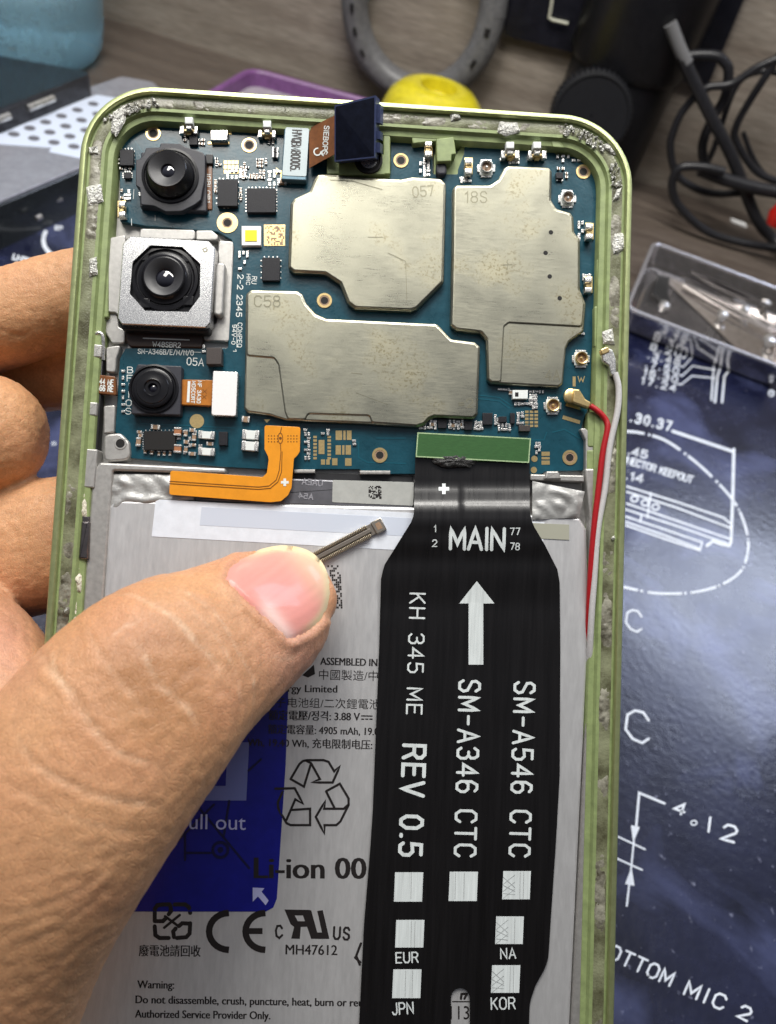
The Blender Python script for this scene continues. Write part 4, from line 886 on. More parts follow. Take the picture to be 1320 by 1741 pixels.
def jp_recycle(mb, mp):
    X = lambda x, y: (200 + x / 2.87, 1500 + y / 2.87)
    for l in ([(182, 190), (182, 130), (196, 112), (225, 108), (255, 108)], [(280, 108), (330, 108), (350, 122), (355, 150)], [(355, 200), (352, 250), (336, 268), (290, 272)], [(250, 272), (205, 272), (185, 258), (182, 215)], [(186, 190), (222, 190), (236, 176)], [(350, 202), (316, 200), (300, 214)], [(258, 112), (262, 140), (250, 156)], [(276, 268), (272, 240), (284, 226)]):
        stroke(mb, [X(*q) for q in l], 7, mp)
    stroke(mb, [X(232, 166), X(300, 216)], 4.5, mp); stroke(mb, [X(304, 160), X(228, 222)], 4.5, mp)
def ce(mb, mp):
    X = lambda x, y: (200 + x / 2.87, 1500 + y / 2.87)
    for cx_ in (552, 730): stroke(mb, [X(cx_ - 8 - 97 * math.sin(a), 240 - 90 * math.cos(a)) for a in [i * math.pi / 14 for i in range(15)]], 11, mp, 0, False)
    stroke(mb, [X(640, 238), X(708, 238)], 10, mp, 0, False)
def ru(mb, mp):
    X = lambda x, y: (200 + x / 2.87, 1500 + y / 2.87)
    fillpoly(mb, [X(815, 133), X(940, 135), X(940, 162), X(865, 162), X(880, 190), X(940, 190), X(942, 216), X(895, 218), X(890, 276), X(848, 275), X(862, 218), X(845, 205)][::-1], mp)
    fillpoly(mb, [X(905, 162), X(945, 135), X(975, 245), X(998, 245), X(975, 140), X(1002, 136), X(1034, 276), X(945, 276), X(930, 230)][::-1], lambda x, y, dz: P(x, y, mp(x, y, 0)[2] + .0006))
    stroke(mb, [X(803, 225), X(795, 212), X(780, 214), X(773, 235), X(776, 262), X(790, 272), X(804, 258)], 3.6, mp)
    text(mb, 'US', X(1055, 276), X(1130, 280), 20, 3.6, mp, gap=.4)
def dcsym(mb, mp):
    stroke(mb, [(615, 1217), (633, 1217.5)], 2, mp)
    for i in range(3): stroke(mb, [(615 + i * 7, 1222.5), (619 + i * 7, 1222.6)], 2, mp)
B_print = [J('ASSEMBLED IN CHINA', (545, 1130), (694, 1134), 12.5, .5), J('中國製造/中国制造', (542.5, 1154), (703, 1158), 13.5), J('Energy Limited', (462, 1176), (573.5, 1177.5), 12.5, .45), J('锂离子电池组/二次鋰電池組', (430, 1200), (665, 1205), 13), J('額定電壓/정격: 3.88 V', (457, 1222.5), (612, 1225), 13, .45), dcsym,
           J('額定電容量: 4905 mAh, 19.0', (456, 1246), (644, 1250), 12.5, .4), J('Wh, 19.40 Wh, 充电限制电压:', (421, 1268), (633, 1273), 12.5, .4), recycle, J('Li-ion 00', (433, 1493), (622, 1494), 36, 1.5), jp_recycle, J('廢電池請回收', (236.6, 1624), (341, 1625), 15, .4), ce, ru, J('MH47612', (486, 1622.6), (573.5, 1623.7), 17, .4),
           J('Warning:', (234, 1680), (296, 1681), 13.5, .55), J('Do not disassemble, crush, puncture, heat, burn or reuse.', (231, 1705.6), (636, 1711.5), 13.5, .55), J('Authorized Service Provider Only.', (230, 1730), (459.6, 1733), 13.5, .55), J('113', (766, 1733), (798, 1733), 23), lambda mb, mp: fillpoly(mb, [(514, 1148), (534, 1130), (536, 1146), (524, 1152)], mp)]
def r_arrow(mb, mp):
    stroke(mb, [(614, 1604), (606, 1625), (612, 1640)], 4, mp); stroke(mb, [(604, 1628), (613, 1636)], 4, mp); stroke(mb, [(790, 1698), (794, 1690), (785, 1690), (784, 1698)], 4, mp); stroke(mb, [(770, 1703), (798, 1703)], 2, mp)
B_print.append(r_arrow)
mb = MB(); mpb = lambda x, y, dz=0.: P(x, y, ZP + dz * .5 + (.0062 if (x < 491 - (y - 1160) * .052 and 1150 < y < 1551) else 0))
for f in B_print: f(mb, mpb)
mb.build('battery_lettering', m_ink, bt)

# ---------------- black test cable lying over the battery
fl = empty('test_flex_cable', PMAT, 'wide black flat test cable with white lettering and arrow, plugged in over the battery', 'flat cable')
def fz(x, y):
    pts = [(720, -.15), (790, -.16), (822, -.148), (846, -.085), (868, -.005), (886, .012), (912, -.012), (960, -.065), (1040, -.112), (1150, -.128), (2100, -.13)]
    for (a, za), (b, zb_) in zip(pts, pts[1:]):
        if a <= y <= b:
            t = (y - a) / (b - a); t = t * t * (3 - 2 * t); z = za + (zb_ - za) * t; break
    else: z = -.13
    return z + .006 * nz(x * .012, y * .01, 4)
def onf(o): return lambda x, y, dz=0.: P(x, y, fz(x, y) + o + dz)
LE = [(776, 706), (790, 706), (875, 704), (888, 699), (925, 676), (962, 653), (984, 648), (1100, 645), (1379, 634), (1440, 630), (1573, 619), (1737, 611), (2050, 596)]
RE = [(776, 901), (790, 901), (869, 901), (891, 906), (925, 926), (968, 948), (990, 952), (1100, 953), (1317, 952), (1426, 946), (1560, 937), (1626, 933), (1645, 928), (1675, 911), (1705, 901), (1737, 900), (2050, 890)]
def interp(T, y): return float(np.interp(y, [t[0] for t in T], [t[1] for t in T]))
ys = sorted(set([776 + i * 8 for i in range(60)] + list(range(1256, 1680, 12)) + [1680, 1682, 1685, 1689, 1694, 1700, 1712] + list(range(1730, 2050, 20))))
NU = 26; mb = MB(); idx = {}
slot = lambda y: 0 if y < 1680 else 16 * math.sqrt(max(0, min(1, 1 - ((1697 - y) / 17) ** 2))) if y < 1697 else 16
for side_, dz in ((0, 0), (1, -.016)):
    for j, y in enumerate(ys):
        l, r_ = interp(LE, y), interp(RE, y); s = slot(y); xc = 783
        for i in range(NU + 1):
            x = l + (xc - s - l) * i / (NU // 2) if i <= NU // 2 else xc + s + (r_ - xc - s) * (i - NU // 2 - 1) / (NU // 2 - 1)
            x0 = x
            idx[side_, j, i] = len(mb.v); mb.v.append(P(x0, y, fz(x0, y) + dz))
for j in range(len(ys) - 1):
    for i in range(NU):
        if i == NU // 2 and ys[j] >= 1680: continue
        q = (idx[0, j, i], idx[0, j + 1, i], idx[0, j + 1, i + 1], idx[0, j, i + 1]); mb.f.append(q); mb.m.append(0)
        q = (idx[1, j, i], idx[1, j + 1, i], idx[1, j + 1, i + 1], idx[1, j, i + 1]); mb.f.append(q[::-1]); mb.m.append(0)
    for i, s in ((0, 1), (NU, -1)) + (((NU // 2, -1), (NU // 2 + 1, 1)) if ys[j] >= 1680 else ()):
        q = (idx[0, j, i], idx[1, j, i], idx[1, j + 1, i], idx[0, j + 1, i]); mb.f.append(q if s > 0 else q[::-1]); mb.m.append(0)
mb.build('film', m_black, fl, ang=60)
mb = MB(); pprism(mb, [(711, 735), (903, 745), (900, 787), (812, 784), (707, 777)], -.24, -.10, .012, 0, .02); mb.build('stiffener', m_gstiff, fl)
mb = MB()
q = [(711, 736), (902, 746), (899, 786), (708, 776)]; stroke(mb, q, 2.0, onz(-.0985), closed=True); mb.build('worn_edge', m_gedge, fl)
crumple('glue_blob', [(735, 778), (770, 772), (790, 774), (812, 784), (800, 794), (760, 796), (738, 788)], -.115, .03, 22, M('black_glue', (.02, .02, .02), .4, 0, 30, .5, 60, .6), fl, 3)
mb = MB(); f1 = onf(.003)
text(mb, 'MAIN', (766, 933), (857, 935), 36, 5.6, f1, gap=.22)
text(mb, '77', (868, 909), (884, 909), 11, 1.8, f1); text(mb, '78', (868, 934), (883, 935), 11, 1.8, f1); stroke(mb, [(739, 896), (741, 893), (741, 904)], 1.8, f1); text(mb, '2', (736, 929), (743, 929), 11, 1.8, f1)
text(mb, 'KH 345 ME', (698, 1009), (692, 1213), 25, 3.2, f1, gap=.34); text(mb, 'REV 0.5', (687, 1267), (680, 1453), 36, 6.2, f1, gap=.34)
text(mb, 'SM-A346 CTC', (782, 1157), (774, 1455), 34, 4.8, f1, gap=.36); text(mb, 'SM-A546 CTC', (876, 1160), (867, 1455), 33, 4.8, f1, gap=.36)
text(mb, 'EUR', (674, 1637), (711, 1636), 17, 2.5, f1); text(mb, 'NA', (852, 1630), (877, 1629), 17, 2.5, f1); text(mb, 'JPN', (668, 1725), (703, 1723), 19, 2.5, f1); text(mb, 'KOR', (836, 1716), (876, 1715), 19, 2.5, f1)
stroke(mb, [(746, 831), (764, 831)], 6, onf(.003), 0, False); stroke(mb, [(755, 822), (755, 840)], 6, onf(.0045), 0, False)
def fgrid(mb, x0, y0, x1, y1, sk=0):
    grid(mb, lambda u, v: f1(x0 + (x1 - x0) * u + sk * (1 - v), y0 + (y1 - y0) * v), 4, 6, 0, True)
mb.build('white_lettering', m_flexprint, fl)
mb = MB(); fgrid(mb, 797, 1024, 822, 1130)
grid(mb, lambda u, v: f1(811 + (u - .5) * 60 * v, 988 + 38 * v), 4, 6, 0, True); mb.build('arrow_mark', m_flexprint, fl)
for x0, y0, x1, y1 in ((670, 1483, 718, 1533), (763, 1482, 811, 1532), (854, 1481, 901, 1529), (672, 1564, 720, 1611), (842, 1558, 889, 1605), (667, 1648, 715, 1697), (835, 1641, 883, 1688)): mb = MB(); fgrid(mb, x0, y0, x1, y1, 2); mb.build('printed_square', m_flexprint, fl)
mb = MB(); f2 = onf(.0055)
for x0, y0 in ((856, 1483), (844, 1560), (837, 1643)):
    for k in range(3):
        stroke(mb, [(x0, y0 + 8 + k * 14), (x0 + 20, y0 + 26 + k * 6)], .8, f2); stroke(mb, [(x0 + 20, y0 + 4 + k * 12), (x0, y0 + 20 + k * 12)], .8, f2)
for x0, y0 in ((700, 1484), (775, 1484), (790, 1484), (885, 1483), (891, 1483), (706, 1566), (700, 1566), (876, 1560), (690, 1650), (702, 1650), (868, 1643), (874, 1643)): stroke(mb, [(x0, y0), (x0 - 1, y0 + 44)], .9, f2)
mb.build('print_wear_lines', M('wear_grey', (.42, .44, .44), .5), fl)

# ---------------- pin connector under the thumb nail
cn = empty('board_connector', PMAT, 'tiny slotted pin connector pinched against the battery by the thumb nail', 'connector')
a, b = np.array([505., 966.]), np.array([650., 891.]); d = (b - a) / np.linalg.norm(b - a); n_ = np.array([-d[1], d[0]])
q4 = lambda s0, s1, w0, w1: [tuple(a + d * s0 + n_ * w0), tuple(a + d * s1 + n_ * w0), tuple(a + d * s1 + n_ * w1), tuple(a + d * s0 + n_ * w1)]
Lc = np.linalg.norm(b - a); zc = ZT + .0
mb = MB(); pprism(mb, q4(0, Lc, -10, 10), zc, zc + .05, .008); pprism(mb, q4(0, Lc - 22, -3.5, 3.5), zc + .05, zc + .08, .008); mb.build('housing', M('dark_brown_resin', (.17, .15, .13), .4, .2), cn)
mb = MB()
for i in range(44):
    s = 2 + i * 3.1
    if s > Lc - 20: break
    for w0, w1 in ((-11.5, -5.5), (5.5, 11.5)): pprism(mb, q4(s, s + 1.9, w0, w1), zc + .02, zc + .085, .004)
mb.build('pin_pattern', M('bronze_pins', (.62, .53, .38), .28, .9), cn)
mb = MB(); pprism(mb, q4(Lc - 16, Lc + 3, -11.5, 11.5), zc, zc + .07, .012); pprism(mb, q4(Lc - 11, Lc - 2, -6, 6), zc + .07, zc + .073, 0, 1); mb.build('end_clip', [M('brown_tin', (.50, .45, .38), .28, .85), m_ceram], cn)
# ------------------------------------------------------------------ the hand that holds the phone
from mathutils.bvhtree import BVHTree
hb = MB()
def loft(kn, n=28, sub=6, thumb=False):
    """kn: (x, y, z, half width, half thickness) in traced coordinates, closed with round ends"""
    q = [np.array([*P(x, y, z), a, b]) for x, y, z, a, b in kn]
    e0, e1 = q[0].copy(), q[-1].copy()
    path = smoothpath(q, sub); k = len(path); rings_ = []
    for i in range(k):
        t = path[min(i + 1, k - 1)][:3] - path[max(i - 1, 0)][:3]; t = t / np.linalg.norm(t)
        w = np.cross(t, np.array([0, 0, 1.])); w /= np.linalg.norm(w); nn = np.cross(w, t)
        rings_.append((path[i][:3], t, w, nn, path[i][3], path[i][4]))
    full = []
    c, t, w, nn, a, b = rings_[0]
    for j in range(5, 0, -1): s = math.sin(j / 6 * math.pi / 2); full.append((c - t * b * s, w, nn, a * math.cos(j / 6 * math.pi / 2), b * math.cos(j / 6 * math.pi / 2)))
    full += [(c, w, nn, a, b) for c, t, w, nn, a, b in rings_]
    c, t, w, nn, a, b = rings_[-1]
    for j in range(1, 6): s = math.sin(j / 6 * math.pi / 2); full.append((c + t * b * s, w, nn, a * math.cos(j / 6 * math.pi / 2), b * math.cos(j / 6 * math.pi / 2)))
    vs = []
    for c, w, nn, a, b in full:
        for j in range(n):
            th = 2 * math.pi * j / n; cx_, sy_ = math.cos(th), math.sin(th)
            e = .88
            vs.append(tuple(c + w * a * abs(cx_) ** e * (1 if cx_ > 0 else -1) + nn * b * abs(sy_) ** e * (1 if sy_ > 0 else -1)))
    m = len(full)
    fs = [(i * n + j, i * n + (j + 1) % n, (i + 1) * n + (j + 1) % n, (i + 1) * n + j) for i in range(m - 1) for j in range(n)]
    fs += [tuple(range(n))[::-1], tuple((m - 1) * n + j for j in range(n))]
    hb.add(vs, fs)
TH = [(-260, 2060, .3, 1.9, 1.5), (-150, 1800, 1.2, 1.66, 1.25), (-28, 1560, 1.75, 1.40, 1.08), (108, 1362, 1.95, 1.27, .98), (262, 1172, 1.70, 1.17, .88), (372, 1096, 1.15, .99, .74), (452, 1046, .72, .86, .60), (500, 1012, .46, .70, .44), (521, 998, .36, .52, .33)]
loft(TH, 36)
loft([(-420, 560, -1.9, 1.0, 1.0), (-200, 590, -1.75, .86, .86), (0, 545, -1.62, .74, .74), (140, 505, -1.58, .72, .70), (320, 470, -1.55, .68, .62), (480, 440, -1.5, .58, .52)])          # index finger
loft([(-260, 600, -2.6, .7, .7), (-60, 640, -2.75, .62, .6), (90, 640, -2.7, .58, .55), (230, 610, -2.2, .55, .5)])
loft([(-380, 640, -1.5, 1.1, 1.0), (-180, 690, -1.45, 1.05, .95), (-58, 734, -1.35, 1.0, .95), (-24, 738, -1.35, .92, .9)])                                                              # folded middle finger
loft([(-420, 960, -1.9, 1.0, 1.0), (-200, 985, -1.9, 1.02, 1.0), (0, 942, -1.85, 1.08, .95), (140, 916, -1.72, 1.0, .85), (330, 890, -1.6, .8, .7), (480, 860, -1.5, .66, .6)])         # ring finger
loft([(-360, 1000, -1.0, 1.2, 1.2), (-160, 1060, -.75, 1.05, 1.05), (-60, 1120, -.55, .96, .96), (-20, 1190, -.2, .92, .95), (-40, 1330, .3, 1., 1.)])                                    # web of the palm
loft([(-380, 560, -1.8, 1.5, 1.3), (-420, 800, -1.6, 1.8, 1.5), (-430, 1100, -1.1, 2.0, 1.7), (-400, 1500, -.2, 2.2, 1.9), (-330, 1900, .2, 2.3, 1.8), (-260, 2250, .2, 2.0, 1.6)], 32)  # palm
loft([(-180, 1400, -.3, 1.2, 1.2), (-60, 1620, .1, 1.2, 1.0), (-60, 1850, .0, 1.3, 1.0)])
tmp = hb.build('hand_base', m_skin)
md = tmp.modifiers.new('r', 'REMESH'); md.mode = 'VOXEL'; md.voxel_size = .042
ms = tmp.modifiers.new('s', 'SMOOTH'); ms.factor = .5; ms.iterations = 9
dg = bpy.context.evaluated_depsgraph_get(); hm = bpy.data.meshes.new_from_object(tmp.evaluated_get(dg))
bpy.data.objects.remove(tmp)
nv = len(hm.vertices); co = np.empty(nv * 3); hm.vertices.foreach_get('co', co); co = co.reshape(-1, 3)
no = np.empty(nv * 3); hm.vertex_normals.foreach_get('vector', no); no = no.reshape(-1, 3)
cc = co @ RP.T + TP; px = np.stack([CX + FPX * cc[:, 0] / -cc[:, 2], CY - FPX * cc[:, 1] / -cc[:, 2]], 1)
def dist_line(px, pts):
    best = np.full(len(px), 1e9)
    pts = [q[:2] for q in smoothpath([(*q, 0.) for q in pts], 5)]
    L_ = sum(np.linalg.norm(np.subtract(pts[i + 1], pts[i])) for i in range(len(pts) - 1)); tpos = np.zeros(len(px)); acc = 0
    for a_, b_ in zip(pts, pts[1:]):
        a_, b_ = np.array(a_, float), np.array(b_, float); d_ = b_ - a_; l2 = d_ @ d_ + 1e-9
        t = np.clip(((px - a_) @ d_) / l2, 0, 1); e = np.linalg.norm(px - a_ - t[:, None] * d_, axis=1)
        up_ = e < best; best[up_] = e[up_]; tpos[up_] = (acc + t[up_] * math.sqrt(l2)) / L_; acc += math.sqrt(l2)
    return best, tpos
front = (no[:, 2] > -.1) & (co[:, 2] > .05)
wob = np.array([nz(p[0] * 2.2, p[1] * 2.2, p[2] * 2.2) for p in co]); wob2 = np.array([nz(p[0] * 9, p[1] * 9, p[2] * 9) for p in co])
px = px + np.stack([wob * 10 + wob2 * 5, -wob * 8 + wob2 * 5], 1)
tint = np.empty((nv, 4)); base = np.array([.65, .345, .175]); tint[:, :3] = base; tint[:, 3] = 1
brown = np.array([.40, .19, .08]); pale = np.array([.80, .60, .42]); pink = np.array([.56, .28, .20])
kn = np.exp(-(((px[:, 0] - 290) / 150) ** 2 + ((px[:, 1] - 1130) / 130) ** 2)) * front
kn = np.clip(kn * (1 + .9 * wob), 0, 1)[:, None]; tint[:, :3] = tint[:, :3] * (1 - kn) + brown * kn
kn = (np.exp(-(((px[:, 0] - 520) / 70) ** 2 + ((px[:, 1] - 1130) / 90) ** 2)) * front)[:, None] * .7; tint[:, :3] = tint[:, :3] * (1 - kn) + pink * kn
kn = (np.exp(-(((px[:, 0] - 10) / 60) ** 2 + ((px[:, 1] - 1080) / 90) ** 2)))[:, None] * .7; tint[:, :3] = tint[:, :3] * (1 - kn) + pink * kn
tint[:, :3] *= (1 + .10 * wob2 + .10 * wob)[:, None]
disp = .010 * wob2
CRE = [([(205, 1000), (240, 1020), (276, 1042), (321, 1079), (358, 1124), (370, 1160)], 3.2, .7, .010), ([(300, 1003), (351, 1033), (382, 1070), (412, 1118), (430, 1158), (432, 1200)], 2.6, .6, .008), ([(296, 1006), (330, 1050), (372, 1100), (400, 1150), (408, 1215)], 2.2, .35, .006), ([(190, 1086), (215, 1068), (242, 1050)], 3, .6, .006),
       ([(225, 1088), (245, 1106), (276, 1160), (315, 1203), (345, 1239)], 5, .55, .014), ([(150, 1060), (170, 1105), (205, 1150), (250, 1215)], 4, .25, .012), ([(60, 1105), (78, 1130), (101, 1153), (142, 1214), (202, 1270), (278, 1310)], 6, .65, .022), ([(85, 1110), (97, 1140), (112, 1165)], 3, .6, .01), ([(28, 1250), (56, 1295), (95, 1322), (152, 1346), (218, 1366), (283, 1371)], 6, .6, .024), ([(10, 1330), (60, 1360), (150, 1400), (240, 1420)], 5, .25, .014),
       ([(0, 1440), (70, 1432), (150, 1440), (230, 1436)], 5, .12, .018), ([(0, 1497), (60, 1485), (126, 1478), (200, 1455), (240, 1440)], 5, .12, .022), ([(0, 1560), (60, 1545), (126, 1520), (192, 1484)], 5, .15, .024), ([(0, 1618), (50, 1602), (90, 1588), (140, 1548), (176, 1520)], 5, .15, .028), ([(0, 1590), (60, 1572), (120, 1545)], 4, .1, .014), ([(10, 1690), (70, 1660), (130, 1610)], 6, .1, .016),
       ([(395, 965), (432, 1012), (470, 1052), (500, 1090)], 4, .2, .012), ([(470, 1110), (490, 1118), (508, 1108)], 3, .5, .005)]
for pts, w, pl, dp in CRE:
    d_, t_ = dist_line(px, pts); fade = np.minimum(1, np.minimum(t_, 1 - t_) * 7 + .1) * front
    gl = np.exp(-(d_ / (w * .9)) ** 2) * fade; dp *= (.55 if w >= 5 else .8) * (.45 if pts[0][1] > 1400 else 1); disp -= dp * gl * .8; disp += dp * .3 * np.exp(-((d_ - w * 2.2) / (w * 1.3)) ** 2) * fade
    gp = (np.exp(-(d_ / (w * 1.0)) ** 2) * fade * pl * .62 * (.7 + 1.0 * wob2))[:, None]; gp = np.clip(gp, 0, 1); tint[:, :3] = tint[:, :3] * (1 - gp) + pale * gp
SK = [(q[0], q[1]) for q in [(384, 984), (390, 966), (412, 948), (446, 933), (484, 927), (520, 934), (545, 952), (559, 980), (562, 1008), (557, 1036), (543, 1058), (520, 1076), (492, 1087), (470, 1066), (438, 1038), (408, 1010), (384, 984)]]
px0 = np.stack([CX + FPX * cc[:, 0] / -cc[:, 2], CY - FPX * cc[:, 1] / -cc[:, 2]], 1)
dn, tn = dist_line(px0, SK); inside = np.zeros(nv, bool)
for (xa, ya), (xb, yb) in zip(SK, SK[1:]): inside ^= ((ya > px0[:, 1]) != (yb > px0[:, 1])) & (px0[:, 0] < (xb - xa) * (px0[:, 1] - ya) / (yb - ya + 1e-9) + xa)
sidew = np.where(px0[:, 0] * .8 - px0[:, 1] * .6 < 480 * .8 - 1010 * .6 + 35, 1, .15) * front       # fold of skin round the root and sides of the nail
disp += np.where(inside, -.03, .034 * np.exp(-((dn - 9) / 8) ** 2)) * sidew
tg = (np.exp(-((dn - 4) / 5) ** 2) * ~inside * sidew * .35)[:, None]; tint[:, :3] = tint[:, :3] * (1 - tg) + pink * .8 * tg
hp = np.clip(np.array([nz(p[0] * 1.1, p[1] * 1.1, p[2] * 1.1 + 9) for p in co]) * 1.2, 0, 1)[:, None] * .45; tint[:, :3] = tint[:, :3] * (1 - hp) + np.array([.60, .27, .16]) * hp
back_ = co[:, 2] < .05
for pts, w, dp in (([(-20, 596), (22, 604), (52, 596), (80, 570)], 3, .02), ([(-10, 566), (30, 572), (60, 556)], 3, .012), ([(60, 500), (80, 530), (84, 570)], 3, .008), ([(10, 880), (30, 910), (34, 950)], 3, .016), ([(20, 868), (44, 900), (50, 950)], 3, .012), ([(-10, 690), (20, 700), (50, 740)], 3, .01), ([(-20, 1010), (20, 1060), (30, 1110)], 4, .014)):
    d_, t_ = dist_line(px, pts); gl = np.exp(-(d_ / w) ** 2) * back_ * np.minimum(1, np.minimum(t_, 1 - t_) * 6); disp -= dp * gl
for (x0, y0), (dx, dy), per, reg in (((60, 520), (.22, -.97), 7.5, (-40, 440, 130, 600)), ((40, 930), (.3, -.95), 8, (-20, 860, 100, 1010)), ((10, 1080), (.55, .83), 7, (-60, 960, 100, 1190)), ((0, 740), (.1, 1), 8, (-60, 640, 90, 860))):   # fine parallel skin lines of the fingers
    inr = ((px[:, 0] > reg[0]) & (px[:, 0] < reg[2]) & (px[:, 1] > reg[1]) & (px[:, 1] < reg[3]) & (co[:, 2] < .2))
    ph = ((px[:, 0] - x0) * dx + (px[:, 1] - y0) * dy) / per * 2 * math.pi
    disp += inr * .0045 * np.sin(ph + wob2 * 2.0)
co2 = co + no * disp[:, None]
hm.vertices.foreach_set('co', co2.ravel())
hm.materials.clear(); hm.materials.append(m_skin)
at = hm.color_attributes.new('tint', 'FLOAT_COLOR', 'POINT'); at.data.foreach_set('color', np.clip(tint, 0, 1).ravel())
hm.polygons.foreach_set('use_smooth', [True] * len(hm.polygons)); hm.update()
hand = bpy.data.objects.new('person', hm); COL.objects.link(hand); hand.matrix_world = PMAT
tag(hand, 'bare hand holding the opened phone, its thumb pressing a tiny connector onto the battery', 'person')
# thumb nail: a curved plate laid on the thumb
bvh = BVHTree.FromPolygons([tuple(v) for v in co], [tuple(p.vertices) for p in hm.polygons])
eye = RP.T @ (-TP)
def on_hand(x, y):
    d_ = Vector(RP.T @ ray(x, y)).normalized(); h, n_, i, ds = bvh.ray_cast(Vector(eye), d_); return h, n_
NO = [(384, 984), (390, 966), (412, 948), (446, 933), (484, 927), (520, 934), (545, 952), (559, 980), (562, 1008), (557, 1036), (543, 1058), (520, 1076), (492, 1087), (470, 1066), (438, 1038), (408, 1010)]
NO = [q[:2] for q in smoothpath([(*q, 0.) for q in NO + NO[:1]], 5)][:-1]
nc = np.array([474., 1008.]); nr = 16; vs = []; vt = []
last = None
for r_ in range(nr + 1):
    t = r_ / nr
    for x, y in NO:
        q = nc + (np.array([x, y]) - nc) * t; h, n_ = on_hand(*q)
        if h is None or h.z < .2:
            h = prev[0] + Vector(P(*q, prev[0].z)) - Vector(P(*prev[2], prev[0].z)) if False else Vector(P(q[0], q[1], max(.22, prev_z.get((round(x), round(y)), .4) - .03))); n_ = Vector((0, 0, 1))
        if r_ == 0: prev_z = {}
        prev_z[(round(x), round(y))] = h.z
        v_ = ((q[0] - 437) * .8 + (q[1] - 1035) * -.6) / 118; wd = ((q[0] - 437) * .6 + (q[1] - 1035) * .8) / 72
        lift = .022 - .035 * t ** 10 + (.022 * max(0, v_ - .6))
        vs.append(tuple(h + n_ * lift))
        c_ = np.array([.62, .255, .215]); st = .5 + .5 * nz(wd * 9, v_ * 1.2, 2)
        c_ = c_ * (.9 + .18 * st); lun = math.exp(-((v_ - .09) / .12) ** 2) * (1 / (1 + math.exp(-(wd - .05) * 9))); c_ = c_ * (1 - lun * .75) + np.array([.80, .62, .56]) * lun * .75
        fe = 1 / (1 + math.exp(-((t - .88) * 40))) * (1 / (1 + math.exp(-(v_ - .42) * 14))); c_ = c_ * (1 - fe) + np.array([.68, .58, .34]) * fe
        fe = (1 / (1 + math.exp(-(v_ - .8) * 16))) * .5; c_ = c_ * (1 - fe) + np.array([.70, .56, .36]) * fe
        vt.append((*np.clip(c_, 0, 1), 1))
n_ = len(NO); fs = []
for r_ in range(nr):
    for i in range(n_):
        a_, b_ = r_ * n_ + i, r_ * n_ + (i + 1) % n_; fs.append((a_, a_ + n_, b_ + n_, b_) if r_ else (a_, a_ + n_, b_ + n_))
if np.cross(np.subtract(vs[fs[-1][1]], vs[fs[-1][0]]), np.subtract(vs[fs[-1][2]], vs[fs[-1][0]]))[2] < 0: fs = [f[::-1] for f in fs]
mb = MB(); mb.add(vs, fs); nail = mb.build('thumbnail', m_nail, hand, ang=80)
at = nail.data.color_attributes.new('tint', 'FLOAT_COLOR', 'POINT'); at.data.foreach_set('color', np.array(vt).ravel())
# ------------------------------------------------------------------ things on and behind the desk
m_tub = lambda n, c, r=.4, **k: M(n, c, r, 0, 10, .2, **k)
# printed repair mat (top at MT)
MT = .35
matp = [W(-700, 260, MT), W(120, 300, MT), W(1000, 540, MT), W(1700, 760, MT)]
mat_o = empty('repair_mat', None, 'dark blue glossy repair mat with white printed measuring diagrams, lying on the desk', 'mat')
mb = MB()
q = [(-60, 27.3), (60, 27.3 - 0), (60, -40), (-60, -40)]
a_, b_ = np.array(W(1330, 560, MT)), np.array(W(0, 230, MT)); dd = (a_ - b_)[:2] / np.linalg.norm((a_ - b_)[:2]); pd = np.array([dd[1], -dd[0]])
mq = [b_[:2] - dd * 30, a_[:2] + dd * 30, a_[:2] + dd * 30 + pd * 60, b_[:2] - dd * 30 + pd * 60]
prism(mb, rnd(ccw([tuple(x) for x in mq]), 1.5), .0, MT, .04)
m_mat = M('blue_mat_sheet', (.0065, .0085, .029), .27, 0, .35, .6, 5, .16, .07, bd=.06, coat=.15, det=8)
N, L, b = nodes_of(m_mat)
tc = N.new('ShaderNodeTexCoord'); v1 = N.new('ShaderNodeTexNoise'); v1.inputs['Scale'].default_value = 5; v1.inputs['Detail'].default_value = 9; L.new(tc.outputs['Object'], v1.inputs['Vector'])
mr = N.new('ShaderNodeMapRange'); mr.inputs['From Min'].default_value = .66; mr.inputs['From Max'].default_value = .78; L.new(v1.outputs['Fac'], mr.inputs['Value'])
mx = N.new('ShaderNodeMix'); mx.data_type = 'RGBA'; L.new(mr.outputs[0], mx.inputs['Factor']); L.new(b.inputs['Base Color'].links[0].from_socket, mx.inputs['A']); mx.inputs['B'].default_value = (.16, .17, .24, 1)
# worn patches, their glare put into the colour as paler blue
v2 = N.new('ShaderNodeTexNoise'); v2.inputs['Scale'].default_value = .32; v2.inputs['Detail'].default_value = 7; v2.inputs['Distortion'].default_value = .6; L.new(tc.outputs['Object'], v2.inputs['Vector'])
mr2 = N.new('ShaderNodeMapRange'); mr2.inputs['From Min'].default_value = .50; mr2.inputs['From Max'].default_value = .72; mr2.inputs['To Max'].default_value = .8; L.new(v2.outputs['Fac'], mr2.inputs['Value'])
mx2 = N.new('ShaderNodeMix'); mx2.data_type = 'RGBA'; L.new(mr2.outputs[0], mx2.inputs['Factor']); L.new(mx.outputs['Result'], mx2.inputs['A']); mx2.inputs['B'].default_value = (.075, .09, .20, 1); L.new(mx2.outputs['Result'], b.inputs['Base Color'])
mb.build('sheet', m_mat, mat_o)
mw = lambda x, y, dz=0.: W(x, y, MT + .006 + dz * 4)
pr = MB(); m_matp = M('mat_print', (.62, .66, .72), .5, 0, 3, .12)
rows = ['. 0 . 0 0', '3 . 4 8', '7 . 5 0', '1 5 . 3 0', '1 7 . 2 4']
